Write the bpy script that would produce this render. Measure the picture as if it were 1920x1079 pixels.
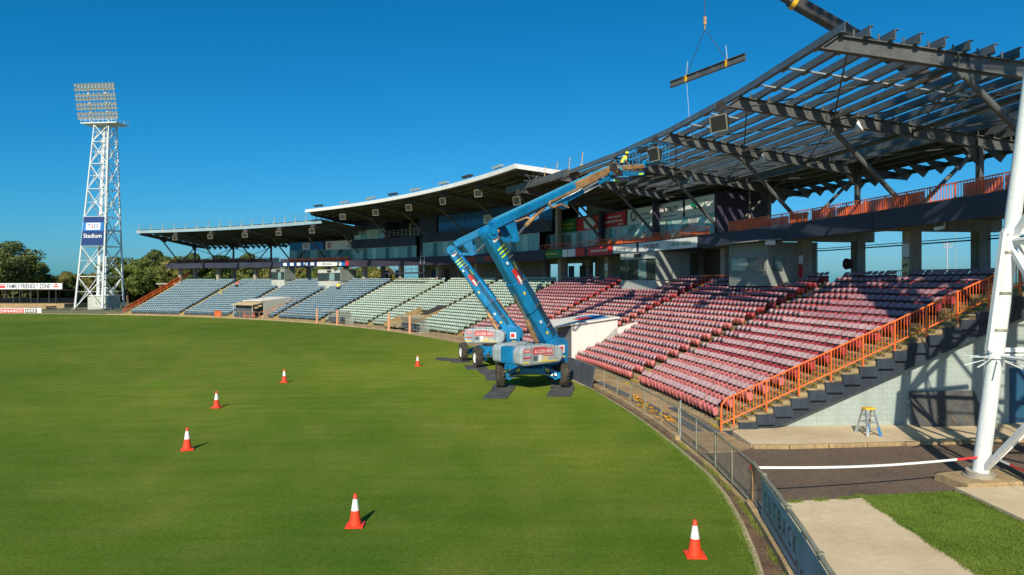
import bpy, bmesh, math, random
import numpy as np
from mathutils import Vector, Matrix
random.seed(7)
rng = np.random.default_rng(7)
R = math.radians
for o in list(bpy.data.objects): bpy.data.objects.remove(o)
scene = bpy.context.scene
COL = scene.collection

# ---------------------------------------------------------------- camera, sky, sun, exposure
CAMH = 5.6; FPX = 1320.0; YH = 529.0
cam = bpy.data.cameras.new('camera'); camo = bpy.data.objects.new('camera', cam); COL.objects.link(camo)
camo.location = (0, 0, CAMH); camo.rotation_euler = (R(90), 0, 0)
cam.sensor_width = 36.0; cam.lens = FPX/1920*36.0; cam.shift_y = -(539.5-YH)/1920
cam.clip_start = 0.1; cam.clip_end = 6000
scene.camera = camo

SUN_AZ = Vector((-0.20, -0.98)).normalized(); SUN_EL = R(34)
world = bpy.data.worlds.new('World'); scene.world = world; world.use_nodes = True
wn = world.node_tree; wn.nodes.clear()
wo = wn.nodes.new('ShaderNodeOutputWorld'); bg = wn.nodes.new('ShaderNodeBackground')
sky = wn.nodes.new('ShaderNodeTexSky'); sky.sky_type = 'NISHITA'; sky.sun_disc = False
sky.sun_elevation = SUN_EL; sky.sun_rotation = math.atan2(SUN_AZ.x, SUN_AZ.y)
sky.altitude = 0; sky.air_density = 1.0; sky.dust_density = 0.6; sky.ozone_density = 4.0
sep = wn.nodes.new('ShaderNodeSeparateColor'); com = wn.nodes.new('ShaderNodeCombineColor'); wn.links.new(sky.outputs[0], sep.inputs[0])   # the photograph's deep, polarised grade: one response curve for the whole sky
pw = wn.nodes.new('ShaderNodeMath'); pw.operation = 'POWER'; pw.inputs[1].default_value = 2.4; wn.links.new(sep.outputs[0], pw.inputs[0])
for src, k_, dst in ((pw.outputs[0], .026, 0), (sep.outputs[1], .70, 1), (sep.outputs[2], 1.0, 2)):
    mm_ = wn.nodes.new('ShaderNodeMath'); mm_.operation = 'MULTIPLY'; mm_.inputs[1].default_value = k_; wn.links.new(src, mm_.inputs[0]); wn.links.new(mm_.outputs[0], com.inputs[dst])
wn.links.new(com.outputs[0], bg.inputs[0]); wn.links.new(bg.outputs[0], wo.inputs[0])
bg.inputs[1].default_value = 0.088
sl = bpy.data.lights.new('sun', 'SUN'); sl.energy = 4.5; sl.angle = R(0.5); sl.color = (1.0, 0.92, 0.75)
so = bpy.data.objects.new('sun', sl); COL.objects.link(so)
sd = Vector((SUN_AZ.x*math.cos(SUN_EL), SUN_AZ.y*math.cos(SUN_EL), math.sin(SUN_EL)))
so.rotation_euler = sd.to_track_quat('Z', 'Y').to_euler(); so.location = (0, -20, 60)
vs = scene.view_settings; vs.view_transform = 'Standard'; vs.look = 'None'; vs.gamma = 1; vs.exposure = 0.25
vs.use_curve_mapping = False

# ---------------------------------------------------------------- positions
# The stand follows a circle; frame i stands at angle T0+DT*i from the circle's centre.
CX, CY = -101.17, 18.30
T0, DT = 3.585, 4.273
RG = 106.8                                   # edge of the playing field
def th(i): return R(T0+DT*i)
def P(i, r, z=0.0):
    t = th(i); return Vector((CX+r*math.cos(t), CY+r*math.sin(t), z))
def er(i): t = th(i); return Vector((math.cos(t), math.sin(t), 0))
def et(i): t = th(i); return Vector((-math.sin(t), math.cos(t), 0))
def G(u, v, z=0.0):                          # photo pixel -> point on the level z
    y = FPX*(CAMH-z)/(v-YH); return Vector(((u-960)/FPX*y, y, z))
def IU(u, r):                                # photo column -> frame index on radius r
    k = (u-960)/FPX; a = k*k+1; b = -2*(k*CX+CY); c = CX*CX+CY*CY-r*r
    y = (-b+math.sqrt(b*b-4*a*c))/2/a; return (math.degrees(math.atan2(y-CY, k*y-CX))-T0)/DT
Z = Vector((0, 0, 1))

# ---------------------------------------------------------------- materials
def mat(name, col, rough=0.6, var=0.12, scale=1.5, metal=0.0, bump=0.0, bscale=None, streak=0.0, spec=0.5, col2=None, fine=0.0):
    m = bpy.data.materials.new(name); m.use_nodes = True; t = m.node_tree; n = t.nodes; L = t.links
    b = n['Principled BSDF']; b.inputs['Roughness'].default_value = rough; b.inputs['Metallic'].default_value = metal
    b.inputs['Specular IOR Level'].default_value = spec
    geo = n.new('ShaderNodeNewGeometry')
    if var or col2:
        nz = n.new('ShaderNodeTexNoise'); nz.inputs['Scale'].default_value = scale; nz.inputs['Detail'].default_value = 6; nz.inputs['Roughness'].default_value = 0.62
        L.new(geo.outputs['Position'], nz.inputs['Vector'])
        rp = n.new('ShaderNodeValToRGB'); rp.color_ramp.elements[0].position = 0.32; rp.color_ramp.elements[1].position = 0.68
        a = [max(0, c*(1-var)) for c in col]; d = [min(1, c*(1+var)) for c in (col2 or col)]
        rp.color_ramp.elements[0].color = (*a, 1); rp.color_ramp.elements[1].color = (*d, 1)
        L.new(nz.outputs['Fac'], rp.inputs['Fac']); out = rp.outputs['Color']
        if fine:
            nf = n.new('ShaderNodeTexNoise'); nf.inputs['Scale'].default_value = scale*17; nf.inputs['Detail'].default_value = 4
            L.new(geo.outputs['Position'], nf.inputs['Vector'])
            mr = n.new('ShaderNodeMapRange'); mr.inputs[1].default_value = .3; mr.inputs[2].default_value = .7; mr.inputs[3].default_value = 1-fine; mr.inputs[4].default_value = 1+fine
            L.new(nf.outputs['Fac'], mr.inputs[0])
            mx = n.new('ShaderNodeVectorMath'); mx.operation = 'SCALE'; L.new(out, mx.inputs[0]); L.new(mr.outputs[0], mx.inputs['Scale']); out = mx.outputs[0]
        if streak:                            # rain streaks: noise stretched along z
            mp = n.new('ShaderNodeMapping'); mp.inputs['Scale'].default_value = (3.0, 3.0, 0.18)
            L.new(geo.outputs['Position'], mp.inputs['Vector'])
            n2 = n.new('ShaderNodeTexNoise'); n2.inputs['Scale'].default_value = 2.2; n2.inputs['Detail'].default_value = 5
            L.new(mp.outputs[0], n2.inputs['Vector'])
            mr = n.new('ShaderNodeMapRange'); mr.inputs[1].default_value = .42; mr.inputs[2].default_value = .75; mr.inputs[3].default_value = 1; mr.inputs[4].default_value = 1-streak
            L.new(n2.outputs['Fac'], mr.inputs[0])
            mx = n.new('ShaderNodeVectorMath'); mx.operation = 'SCALE'; L.new(out, mx.inputs[0]); L.new(mr.outputs[0], mx.inputs['Scale']); out = mx.outputs[0]
        L.new(out, b.inputs['Base Color'])
    else:
        b.inputs['Base Color'].default_value = (*col, 1)
    if bump:
        nb = n.new('ShaderNodeTexNoise'); nb.inputs['Scale'].default_value = bscale or scale*8; nb.inputs['Detail'].default_value = 5
        L.new(geo.outputs['Position'], nb.inputs['Vector'])
        bp = n.new('ShaderNodeBump'); bp.inputs['Strength'].default_value = bump; bp.inputs['Distance'].default_value = 0.02
        L.new(nb.outputs['Fac'], bp.inputs['Height']); L.new(bp.outputs[0], b.inputs['Normal'])
    return m
M = {}
def dm(k, *a, **kw): M[k] = mat(k, *a, **kw)
dm('dry_ground', (.16,.13,.07), .95, .35, .05, col2=(.10,.12,.04), bump=.4, bscale=6)
dm('edging', (.42,.34,.22), .85, .22, 1.2, bump=.3, fine=.2)
dm('soil', (.115,.058,.036), .95, .35, 1.6, bump=.7, bscale=14, fine=.35, col2=(.14,.085,.05))
dm('walk', (.36,.24,.12), .9, .28, .7, bump=.2, fine=.2)
dm('kerb', (.40,.28,.14), .9, .25, 1.1, bump=.25, fine=.22, streak=.3)
dm('step', (.33,.25,.13), .9, .3, .9, bump=.2, fine=.25)
dm('yellow', (.58,.37,.03), .75, .3, 3, fine=.3)
dm('path', (.60,.455,.265), .9, .16, .45, bump=.08, fine=.07, col2=(.58,.47,.31))
dm('asphalt', (.135,.092,.060), .92, .22, .45, bump=.5, bscale=45, fine=.3)
dm('blockwall', (.37,.43,.395), .85, .08, .8, streak=.14)
dm('concrete', (.38,.34,.27), .88, .18, .9, streak=.35, bump=.15)
dm('navy', (.034,.040,.070), .6, .25, .7, streak=.2)
dm('edge_navy', (.030,.042,.060), .65, .3, .9, streak=.3, fine=.2)
dm('purple', (.038,.032,.058), .65, .2, .6, streak=.2)
dm('steel', (.115,.118,.112), .5, .25, 1.3, metal=.15, fine=.2, streak=.2)
dm('purlin', (.145,.16,.165), .42, .25, 1.0, metal=.35, fine=.15)
dm('galv', (.62,.65,.66), .3, .12, 3, metal=.6)
dm('orange', (.80,.155,.03), .45, .15, 2.0, fine=.15)
dm('dark_rail', (.10,.03,.035), .6, .2, 2)
dm('white', (.78,.78,.75), .5, .05, .6, streak=.12)
dm('tower_white', (.74,.78,.76), .45, .06, .5, streak=.16, fine=.06)
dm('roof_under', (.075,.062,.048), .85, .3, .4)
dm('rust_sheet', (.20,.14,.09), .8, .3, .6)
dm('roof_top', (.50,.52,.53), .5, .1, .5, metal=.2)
dm('gutter', (.30,.42,.47), .5, .12, .5)
dm('glass', (.32,.50,.44), .06, .25, .35, spec=.9, col2=(.15,.26,.24))
dm('glass_pale', (.50,.66,.56), .10, .3, .25, spec=.8, col2=(.34,.50,.44))
dm('glass_dark', (.035,.05,.05), .05, .3, .5, spec=.9)
dm('mullion', (.55,.56,.53), .4, .1, 2, metal=.3)
dm('frame_dark', (.05,.05,.05), .5, .1, 2)
dm('grey_clad', (.27,.30,.27), .65, .1, .5, streak=.15)
dm('hutch_white', (.50,.52,.46), .7, .1, .7, streak=.2)
dm('shade_wall', (.32,.31,.25), .85, .15, .5, streak=.2)
dm('blue_door', (.02,.09,.17), .5, .1, 1)
dm('lift_blue', (.006,.205,.44), .38, .24, .9, fine=.14, streak=.28)
dm('lift_pale', (.08,.36,.52), .35, .15, .8)
dm('lift_grey', (.36,.41,.43), .5, .2, 1.2, streak=.32, fine=.12)
dm('rust', (.33,.17,.07), .6, .35, 2.2, col2=(.42,.26,.12), metal=.3)
dm('chrome', (.55,.56,.55), .22, .1, 2, metal=.9)
dm('post_tan', (.55,.36,.14), .6, .15, 3)
dm('rubber', (.030,.026,.022), .9, .3, 3, bump=.2, col2=(.07,.055,.04))
dm('rim', (.66,.66,.62), .5, .1, 3)
dm('black', (.016,.016,.016), .7, .25, 2)
dm('mat_ply', (.052,.050,.050), .8, .3, 1.5, col2=(.08,.08,.075))
dm('decal_red', (.60,.035,.035), .5, .05, 2)
dm('decal_white', (.80,.79,.76), .5, .04, 2)
dm('reflective', (.62,.90,.06), .4, .05, 2)
dm('decal_yellow', (.80,.62,.04), .5, .08, 2)
dm('cone_red', (.85,.060,.018), .45, .06, 4)
dm('cone_white', (.84,.83,.82), .4, .05, 4)
dm('sign_blue', (.008,.040,.165), .5, .08, .4)
dm('sign_lblue', (.015,.19,.52), .5, .06, .4)
dm('sign_panelblue', (.018,.10,.28), .5, .25, .3)
dm('sign_white', (.80,.81,.78), .55, .04, .5)
dm('sign_red', (.62,.03,.035), .55, .1, .5)
dm('sign_green', (.02,.20,.05), .55, .15, .6)
dm('sign_teal', (.11,.32,.36), .5, .25, .8, streak=.2, col2=(.19,.27,.40))
dm('ink', (.02,.02,.02), .6, 0)
dm('ink_navy', (.012,.03,.12), .6, 0)
dm('ink_grey', (.16,.17,.17), .6, 0)
dm('ink_green', (.0,.28,.14), .6, 0)
dm('ink_brown', (.10,.03,.02), .7, 0)
dm('ink_lightred', (.75,.02,.02), .5, 0)
dm('lamp_glass', (.62,.64,.62), .15, .1, 5, metal=.5)
dm('lamp_dark', (.040,.036,.031), .55, .2, 3)
dm('pipe', (.34,.32,.23), .55, .2, 2, metal=.4, fine=.2)
dm('pipe_rust', (.36,.20,.08), .8, .3, 2)
dm('crane_yellow', (.75,.40,.01), .5, .1, 2)
dm('mesh_wire', (.20,.19,.16), .5, .2, 4, metal=.5)
dm('plastic_track', (.085,.095,.11), .6, .25, 1.2)
dm('hose', (.60,.30,.015), .5, .1, 6)
dm('peach', (.75,.36,.20), .65, .1, 2)
dm('poly', (.45,.52,.50), .3, .2, 1)
dm('race_white', (.74,.73,.67), .6, .05, .6, streak=.12)
dm('race_beige', (.60,.44,.24), .7, .1, .8)
dm('bark', (.12,.085,.055), .9, .3, 2, bump=.5)
dm('skin', (.42,.24,.16), .6, .1, 4)
dm('hi_vis', (.72,.80,.02), .7, .1, 6)
dm('hi_vis_orange', (.85,.14,.03), .7, .1, 6)
dm('work_navy', (.02,.024,.04), .8, .2, 5)
dm('seat_metal', (.035,.033,.030), .6, .2, 4)
dm('red_pan', (.30,.018,.030), .5, .16, .9, fine=.15, col2=(.42,.06,.07))
dm('red_pan_faded', (.56,.165,.16), .55, .16, .9, fine=.15)
dm('red_back', (.42,.215,.245), .75, .14, 1.1, fine=.12)
dm('red_back_faded', (.55,.355,.36), .75, .12, 1.1, fine=.12)
dm('red_new', (.50,.015,.02), .45, .08, 2)
dm('green_pan', (.28,.39,.31), .55, .12, 1.0, fine=.1)
dm('green_back', (.55,.66,.55), .55, .1, 1.0, fine=.1)
dm('blue_pan', (.075,.15,.22), .5, .15, 1.0, fine=.12)
dm('blue_back', (.27,.39,.45), .5, .15, 1.0, fine=.12)
dm('tape_white', (.82,.82,.82), .5, .03, 3)
dm('ladder_alu', (.55,.56,.56), .35, .1, 4, metal=.7)
dm('ladder_yellow', (.70,.48,.03), .6, .1, 4)
dm('ladder_blue', (.03,.22,.55), .5, .1, 4)

def net_mat(name, col, alpha):
    m = bpy.data.materials.new(name); m.use_nodes = True; b = m.node_tree.nodes['Principled BSDF']; b.inputs['Base Color'].default_value = (*col, 1); b.inputs['Roughness'].default_value = .8; b.inputs['Alpha'].default_value = alpha
    return m
M['pink_net'] = net_mat('pink_net', (.80,.20,.14), .80)
M['orange_net'] = net_mat('orange_net', (.80,.16,.04), .6)
M['red_net'] = net_mat('red_net', (.16,.035,.03), .6)
M['hood_net'] = net_mat('hood_net', (.45,.47,.42), .30)
M['lens'] = mat('lens', (.030,.026,.022), .45, .2, 2)
def leaf_mat(name, a, b):
    m = bpy.data.materials.new(name); m.use_nodes = True; t = m.node_tree; n = t.nodes; L = t.links
    p = n['Principled BSDF']; p.inputs['Roughness'].default_value = .7; p.inputs['Specular IOR Level'].default_value = .25
    g = n.new('ShaderNodeNewGeometry'); nz = n.new('ShaderNodeTexNoise'); nz.inputs['Scale'].default_value = .35; nz.inputs['Detail'].default_value = 5
    L.new(g.outputs['Position'], nz.inputs['Vector'])
    ad = n.new('ShaderNodeMath'); ad.operation = 'ADD'; L.new(nz.outputs['Fac'], ad.inputs[0])
    ml = n.new('ShaderNodeMath'); ml.operation = 'MULTIPLY'; ml.inputs[1].default_value = .35; L.new(g.outputs['Random Per Island'], ml.inputs[0]); L.new(ml.outputs[0], ad.inputs[1])
    rp = n.new('ShaderNodeValToRGB'); rp.color_ramp.elements[0].position = .4; rp.color_ramp.elements[1].position = .85
    rp.color_ramp.elements[0].color = (*a, 1); rp.color_ramp.elements[1].color = (*b, 1)
    L.new(ad.outputs[0], rp.inputs[0]); L.new(rp.outputs[0], p.inputs['Base Color'])
    return m
M['leaf_a'] = leaf_mat('leaf_a', (.040,.075,.014), (.165,.200,.040))
M['leaf_b'] = leaf_mat('leaf_b', (.065,.085,.016), (.260,.225,.060))
M['leaf_c'] = leaf_mat('leaf_c', (.030,.055,.015), (.125,.150,.035))
M['leaf_bright'] = leaf_mat('leaf_bright', (.10,.15,.015), (.26,.30,.04))

def grass_mat():
    m = bpy.data.materials.new('turf'); m.use_nodes = True; t = m.node_tree; n = t.nodes; L = t.links
    p = n['Principled BSDF']; p.inputs['Roughness'].default_value = .95; p.inputs['Specular IOR Level'].default_value = .03
    g = n.new('ShaderNodeNewGeometry')
    def noise(sc, det, ro=.6, sx=None):
        x = n.new('ShaderNodeTexNoise'); x.inputs['Scale'].default_value = sc; x.inputs['Detail'].default_value = det; x.inputs['Roughness'].default_value = ro
        if sx:
            mp = n.new('ShaderNodeMapping'); mp.inputs['Scale'].default_value = sx; mp.inputs['Rotation'].default_value = (0, 0, R(12)); L.new(g.outputs['Position'], mp.inputs[0]); L.new(mp.outputs[0], x.inputs[0])
        else: L.new(g.outputs['Position'], x.inputs['Vector'])
        return x.outputs['Fac']
    def ramp(f, a, b, c0, c1):
        r = n.new('ShaderNodeValToRGB'); r.color_ramp.elements[0].position = a; r.color_ramp.elements[1].position = b
        r.color_ramp.elements[0].color = (*c0, 1); r.color_ramp.elements[1].color = (*c1, 1); L.new(f, r.inputs[0]); return r.outputs[0]
    def mix(f, a, b, mode='MIX'):
        x = n.new('ShaderNodeMix'); x.data_type = 'RGBA'; x.blend_type = mode
        if isinstance(f, float): x.inputs[0].default_value = f
        else: L.new(f, x.inputs[0])
        L.new(a, x.inputs[6]); L.new(b, x.inputs[7]); return x.outputs[2]
    c1 = ramp(noise(.06, 6, .65), .35, .68, (.106,.158,.018), (.196,.214,.032))
    c2 = ramp(noise(.5, 6, .7), .42, .75, (.082,.156,.014), (.218,.212,.048))
    c0 = ramp(noise(.018, 4, .6), .38, .64, (.72, .84, .8), (1.26, 1.12, 1.1))
    c = mix(.45, c1, c2)
    c = mix(.9, c, c0, 'MULTIPLY')
    # greener patches of fresh growth
    gp = ramp(noise(.22, 5, .6), .60, .72, (0, 0, 0), (1, 1, 1))
    fr = n.new('ShaderNodeRGB'); fr.outputs[0].default_value = (.078, .195, .014, 1)
    mm = n.new('ShaderNodeMath'); mm.operation = 'MULTIPLY'; mm.inputs[1].default_value = .5; L.new(gp, mm.inputs[0])
    c = mix(mm.outputs[0], c, fr.outputs[0])
    st = ramp(noise(.9, 3, .5, (.18, 1.6, 1)), .3, .7, (.78, .82, .76), (1.2, 1.17, 1.12))
    c = mix(.45, c, st, 'MULTIPLY')
    pt = ramp(noise(.13, 5, .62), .36, .66, (.80, .90, .74), (1.24, 1.12, 1.15))
    c = mix(.8, c, pt, 'MULTIPLY')
    f3 = ramp(noise(9, 5, .75), .3, .72, (.64, .67, .6), (1.36, 1.33, 1.3))
    c = mix(.85, c, f3, 'MULTIPLY')
    f4 = ramp(noise(38, 3, .7), .3, .7, (.45, .48, .4), (1.55, 1.52, 1.5))
    c = mix(.7, c, f4, 'MULTIPLY')
    # turf colour brighter and yellower around one point, darker and greener further out
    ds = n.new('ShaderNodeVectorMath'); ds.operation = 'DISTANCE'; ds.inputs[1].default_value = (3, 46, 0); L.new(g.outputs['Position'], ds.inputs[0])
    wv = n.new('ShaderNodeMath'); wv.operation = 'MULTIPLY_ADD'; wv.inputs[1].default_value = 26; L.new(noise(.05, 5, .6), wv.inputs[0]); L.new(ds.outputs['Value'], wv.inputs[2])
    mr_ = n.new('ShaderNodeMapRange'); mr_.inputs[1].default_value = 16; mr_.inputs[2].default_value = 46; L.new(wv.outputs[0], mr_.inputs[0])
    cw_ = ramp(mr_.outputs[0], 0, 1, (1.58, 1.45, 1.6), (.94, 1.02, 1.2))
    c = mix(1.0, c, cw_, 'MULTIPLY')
    L.new(c, p.inputs['Base Color'])
    bp = n.new('ShaderNodeBump'); bp.inputs['Strength'].default_value = .8; bp.inputs['Distance'].default_value = .03
    L.new(noise(24, 5, .75), bp.inputs['Height']); L.new(bp.outputs[0], p.inputs['Normal'])
    return m
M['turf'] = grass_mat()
M['lawn_turf'] = mat('lawn_turf', (.070,.135,.014), .95, .3, .8, col2=(.14,.19,.03), bump=.6, bscale=20, fine=.3, spec=.03)
def blade_mat():
    m = leaf_mat('grass_blade', (.100,.165,.014), (.195,.220,.034)); return m
M['blade'] = blade_mat()
M['lawn_blade'] = leaf_mat('lawn_blade', (.070,.135,.012), (.150,.205,.030))

# ---------------------------------------------------------------- mesh builder
class MB:
    def __init__(s): s.v = []; s.f = []; s.m = []
    def add(s, vs, fs, mi=0):
        b = len(s.v); s.v += [tuple(p) for p in vs]; s.f += [tuple(b+k for k in f) for f in fs]; s.m += [mi]*len(fs); return s
    def hexa(s, p, mi=0):        # 8 corners, bottom ring then top ring
        return s.add(p, [(3,2,1,0),(4,5,6,7),(0,1,5,4),(1,2,6,5),(2,3,7,6),(3,0,4,7)], mi)
    def box(s, c, sz, X=None, Y=None, mi=0):
        c = Vector(c); X = (X or Vector((1,0,0))).normalized()*sz[0]/2; Y = (Y.normalized() if Y else Z.cross(X).normalized())*sz[1]/2
        W = X.cross(Y).normalized()*sz[2]/2
        return s.hexa([c-X-Y-W, c+X-Y-W, c+X+Y-W, c-X+Y-W, c-X-Y+W, c+X-Y+W, c+X+Y+W, c-X+Y+W], mi)
    def bb(s, x0, x1, y0, y1, z0, z1, mi=0):
        return s.box(((x0+x1)/2, (y0+y1)/2, (z0+z1)/2), (x1-x0, y1-y0, z1-z0), mi=mi)
    def bar(s, p, q, w, h, mi=0, up=None, w2=None, h2=None):
        p = Vector(p); q = Vector(q); d = (q-p).normalized(); up = Vector(up) if up else (Z if abs(d.z) < .95 else Vector((0,1,0)))
        a = d.cross(up).normalized(); b = a.cross(d).normalized(); w2 = w2 or w; h2 = h2 or h
        A = [p-a*w/2-b*h/2, p+a*w/2-b*h/2, p+a*w/2+b*h/2, p-a*w/2+b*h/2]
        B = [q-a*w2/2-b*h2/2, q+a*w2/2-b*h2/2, q+a*w2/2+b*h2/2, q-a*w2/2+b*h2/2]
        return s.hexa(A+B, mi)
    def tube(s, p, q, r, n=8, mi=0, r2=None):
        p = Vector(p); q = Vector(q); d = (q-p).normalized(); up = Z if abs(d.z) < .95 else Vector((0,1,0))
        a = d.cross(up).normalized(); b = a.cross(d); r2 = r if r2 is None else r2
        vs = [p+(a*math.cos(k*2*math.pi/n)+b*math.sin(k*2*math.pi/n))*r for k in range(n)]+[q+(a*math.cos(k*2*math.pi/n)+b*math.sin(k*2*math.pi/n))*r2 for k in range(n)]
        fs = [(k, (k+1) % n, n+(k+1) % n, n+k) for k in range(n)]+[tuple(range(n-1, -1, -1)), tuple(range(n, 2*n))]
        return s.add(vs, fs, mi)
    def poly(s, pts, r, n=6, mi=0):
        for a, b in zip(pts[:-1], pts[1:]): s.tube(a, b, r, n, mi)
        return s
    def arc(s, i0, i1, r0, r1, z0, z1, n=None, mi=0, dz=0.0):    # solid between two radii; dz: rise from r0 to r1
        n = n or max(1, int(abs(i1-i0)*2+.5))
        for k in range(n):
            a = i0+(i1-i0)*k/n; b = i0+(i1-i0)*(k+1)/n
            s.hexa([P(a,r0,z0), P(a,r1,z0+dz), P(b,r1,z0+dz), P(b,r0,z0), P(a,r0,z1), P(a,r1,z1+dz), P(b,r1,z1+dz), P(b,r0,z1)], mi)
        return s
    def extr(s, poly, d, mi=0):   # planar polygon extruded by vector d
        n = len(poly); d = Vector(d); vs = [Vector(p) for p in poly]+[Vector(p)+d for p in poly]
        fs = [tuple(range(n-1, -1, -1)), tuple(range(n, 2*n))]+[(k, (k+1) % n, n+(k+1) % n, n+k) for k in range(n)]
        return s.add(vs, fs, mi)
    def lathe(s, prof, n=20, mi=0, c=(0,0,0)):
        b = len(s.v); c = Vector(c)
        for (r, z) in prof:
            for k in range(n):
                a = k*2*math.pi/n; s.v.append((c.x+r*math.cos(a), c.y+r*math.sin(a), c.z+z))
        for j in range(len(prof)-1):
            for k in range(n):
                s.f.append((b+j*n+k, b+j*n+(k+1) % n, b+(j+1)*n+(k+1) % n, b+(j+1)*n+k)); s.m.append(mi)
        return s
    def mesh(s, name, mats):
        me = bpy.data.meshes.new(name); me.from_pydata(s.v, [], s.f)
        for k in (mats if isinstance(mats, (list, tuple)) else [mats]): me.materials.append(M[k] if isinstance(k, str) else k)
        if any(s.m): me.polygons.foreach_set('material_index', s.m)
        bm = bmesh.new(); bm.from_mesh(me); bmesh.ops.recalc_face_normals(bm, faces=bm.faces); bm.to_mesh(me); bm.free()
        return me
    def build(s, name, mats, parent=None, smooth=False, bevel=0):
        return link(name, s.mesh(name, mats), parent, smooth, bevel)
def link(name, me, parent=None, smooth=False, bevel=0):
    o = bpy.data.objects.new(name, me); COL.objects.link(o)
    if parent:
        o.parent = parent; o.matrix_parent_inverse = parent_inv(parent)
    if smooth:
        me.polygons.foreach_set('use_smooth', [True]*len(me.polygons))
        try: me.set_sharp_from_angle(angle=R(40))
        except Exception: pass
    if bevel:
        b = o.modifiers.new('bevel', 'BEVEL'); b.width = bevel; b.segments = 2; b.limit_method = 'ANGLE'
    return o
def wmat(o):
    m = Matrix.LocRotScale(o.location, o.rotation_euler, o.scale)
    if o.parent: m = wmat(o.parent) @ o.matrix_parent_inverse @ m
    return m
def parent_inv(p): return wmat(p).inverted()
def tag(o, label=None, cat=None, group=None, kind=None):
    if label: o['label'] = label
    if cat: o['category'] = cat
    if group: o['group'] = group
    if kind: o['kind'] = kind
    return o
def thing(name, label, cat, loc=(0,0,0), rz=0, group=None):
    o = bpy.data.objects.new(name, None); COL.objects.link(o); o.location = loc; o.rotation_euler = (0,0,rz); o.empty_display_size = .2
    return tag(o, label, cat, group)
def local(name, me, parent, loc=(0,0,0), rot=(0,0,0), scale=(1,1,1)):     # child in the parent's own axes
    o = bpy.data.objects.new(name, me); COL.objects.link(o); o.parent = parent; o.location = loc; o.rotation_euler = rot; o.scale = scale
    return o
def copy_tree(o, parent=None):
    c = o.copy(); COL.objects.link(c)
    if parent: c.parent = parent
    for ch in list(o.children): copy_tree(ch, c)
    return c
def text(s, m, parent, origin, xdir, ydir, w=None, h=None, depth=.012, name='lettering', bold=.012):
    # lettering centred on origin, fitted to width w and/or capital height h
    cu = bpy.data.curves.new('t', 'FONT'); cu.body = s; cu.size = 1; cu.align_x = 'CENTER'; cu.align_y = 'CENTER'; cu.extrude = 0.0; cu.offset = bold; cu.resolution_u = 3
    ob = bpy.data.objects.new('t', cu); me0 = bpy.data.meshes.new_from_object(ob)
    co = np.array([v.co[:] for v in me0.vertices]); fs = [tuple(p.vertices) for p in me0.polygons]
    bpy.data.objects.remove(ob); bpy.data.curves.remove(cu); bpy.data.meshes.remove(me0)
    mn = co.min(0); mx = co.max(0); c = (mn+mx)/2; ext = mx-mn
    sx = w/ext[0] if w else h/ext[1]; sy = h/ext[1] if h else w/ext[0]
    X = Vector(xdir).normalized(); Yd = Vector(ydir).normalized(); N = X.cross(Yd); o0 = Vector(origin)
    vs = [o0+X*((p[0]-c[0])*sx)+Yd*((p[1]-c[1])*sy)+N*depth for p in co]
    me = bpy.data.meshes.new(name); me.from_pydata([tuple(v) for v in vs], [], fs); me.materials.append(M[m])
    return link(name, me, parent)
# ---------------------------------------------------------------- ground
def sheet(name, pts, z, m, kind='structure', thick=0.0):
    mb = MB()
    if thick: mb.extr([(p[0], p[1], z-thick) for p in pts], (0,0,thick))
    else: mb.add([(p[0], p[1], z) for p in pts], [tuple(range(len(pts)))])
    o = mb.build(name, m)
    return tag(o, kind=kind)
def edge(i):
    t = T0+DT*i
    return RG-(.132*(1-t)**1.426 if t < 1 else 0)
def rfence(i): return 107.3 if i > -.5 else (107.3-(-.5-i)*.35 if i > -.93 else 107.15+(i+.93)*.95)
sheet('ground', [(-2500,-600),(2500,-600),(2500,3500),(-2500,3500)], -.09, 'dry_ground')
ring = [P(i/4, edge(i/4) if i/4 < 22 else RG) for i in range(-28, 23*4)]
a0 = T0+DT*(91/4); a1 = T0+DT*(-7)+360
for k in range(1, 60):
    a = R(a0+(a1-a0)*k/60); f = k/60; rr = RG*(1-f)+edge(-7)*f
    ring.append(Vector((CX+rr*math.cos(a), CY+rr*math.sin(a), 0)))
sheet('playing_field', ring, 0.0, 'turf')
def strip(name, i0, i1, f0, f1, z0, z1, m, step=.25, parent=None):
    mb = MB(); n = int((i1-i0)/step+.5)
    for k in range(n):
        a = i0+(i1-i0)*k/n; b = i0+(i1-i0)*(k+1)/n
        mb.hexa([P(a,f0(a),z0), P(a,f1(a),z0), P(b,f1(b),z0), P(b,f0(b),z0), P(a,f0(a),z1), P(a,f1(a),z1), P(b,f1(b),z1), P(b,f0(b),z1)])
    o = mb.build(name, m, parent)
    if not parent: tag(o, kind='structure')
    return o
strip('field_edging', -2.6, 21.5, edge, lambda i: edge(i)+.13, -.08, .035, 'edging')
strip('soil_strip', -2.6, 21.5, lambda i: edge(i)+.13, lambda i: rfence(i)-.16, -.08, .012, 'soil')
strip('fence_kerb', -.02, 16.2, lambda i: 107.14, lambda i: 107.46, -.08, .17, 'kerb')
strip('fence_kerb', -2.6, -.93, lambda i: rfence(i)-.16, lambda i: rfence(i)+.16, -.08, .17, 'kerb')
strip('gate_sill', -.93, -.02, lambda i: rfence(i)-.16, lambda i: rfence(i)+.16, -.08, .03, 'kerb')
strip('spectator_walk', -.02, 16.2, lambda i: 107.46, lambda i: 109.3, -.08, .06, 'walk')
strip('far_walk', 16.2, 21.5, lambda i: 107.14, lambda i: 109.3, -.08, .03, 'walk')
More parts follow.
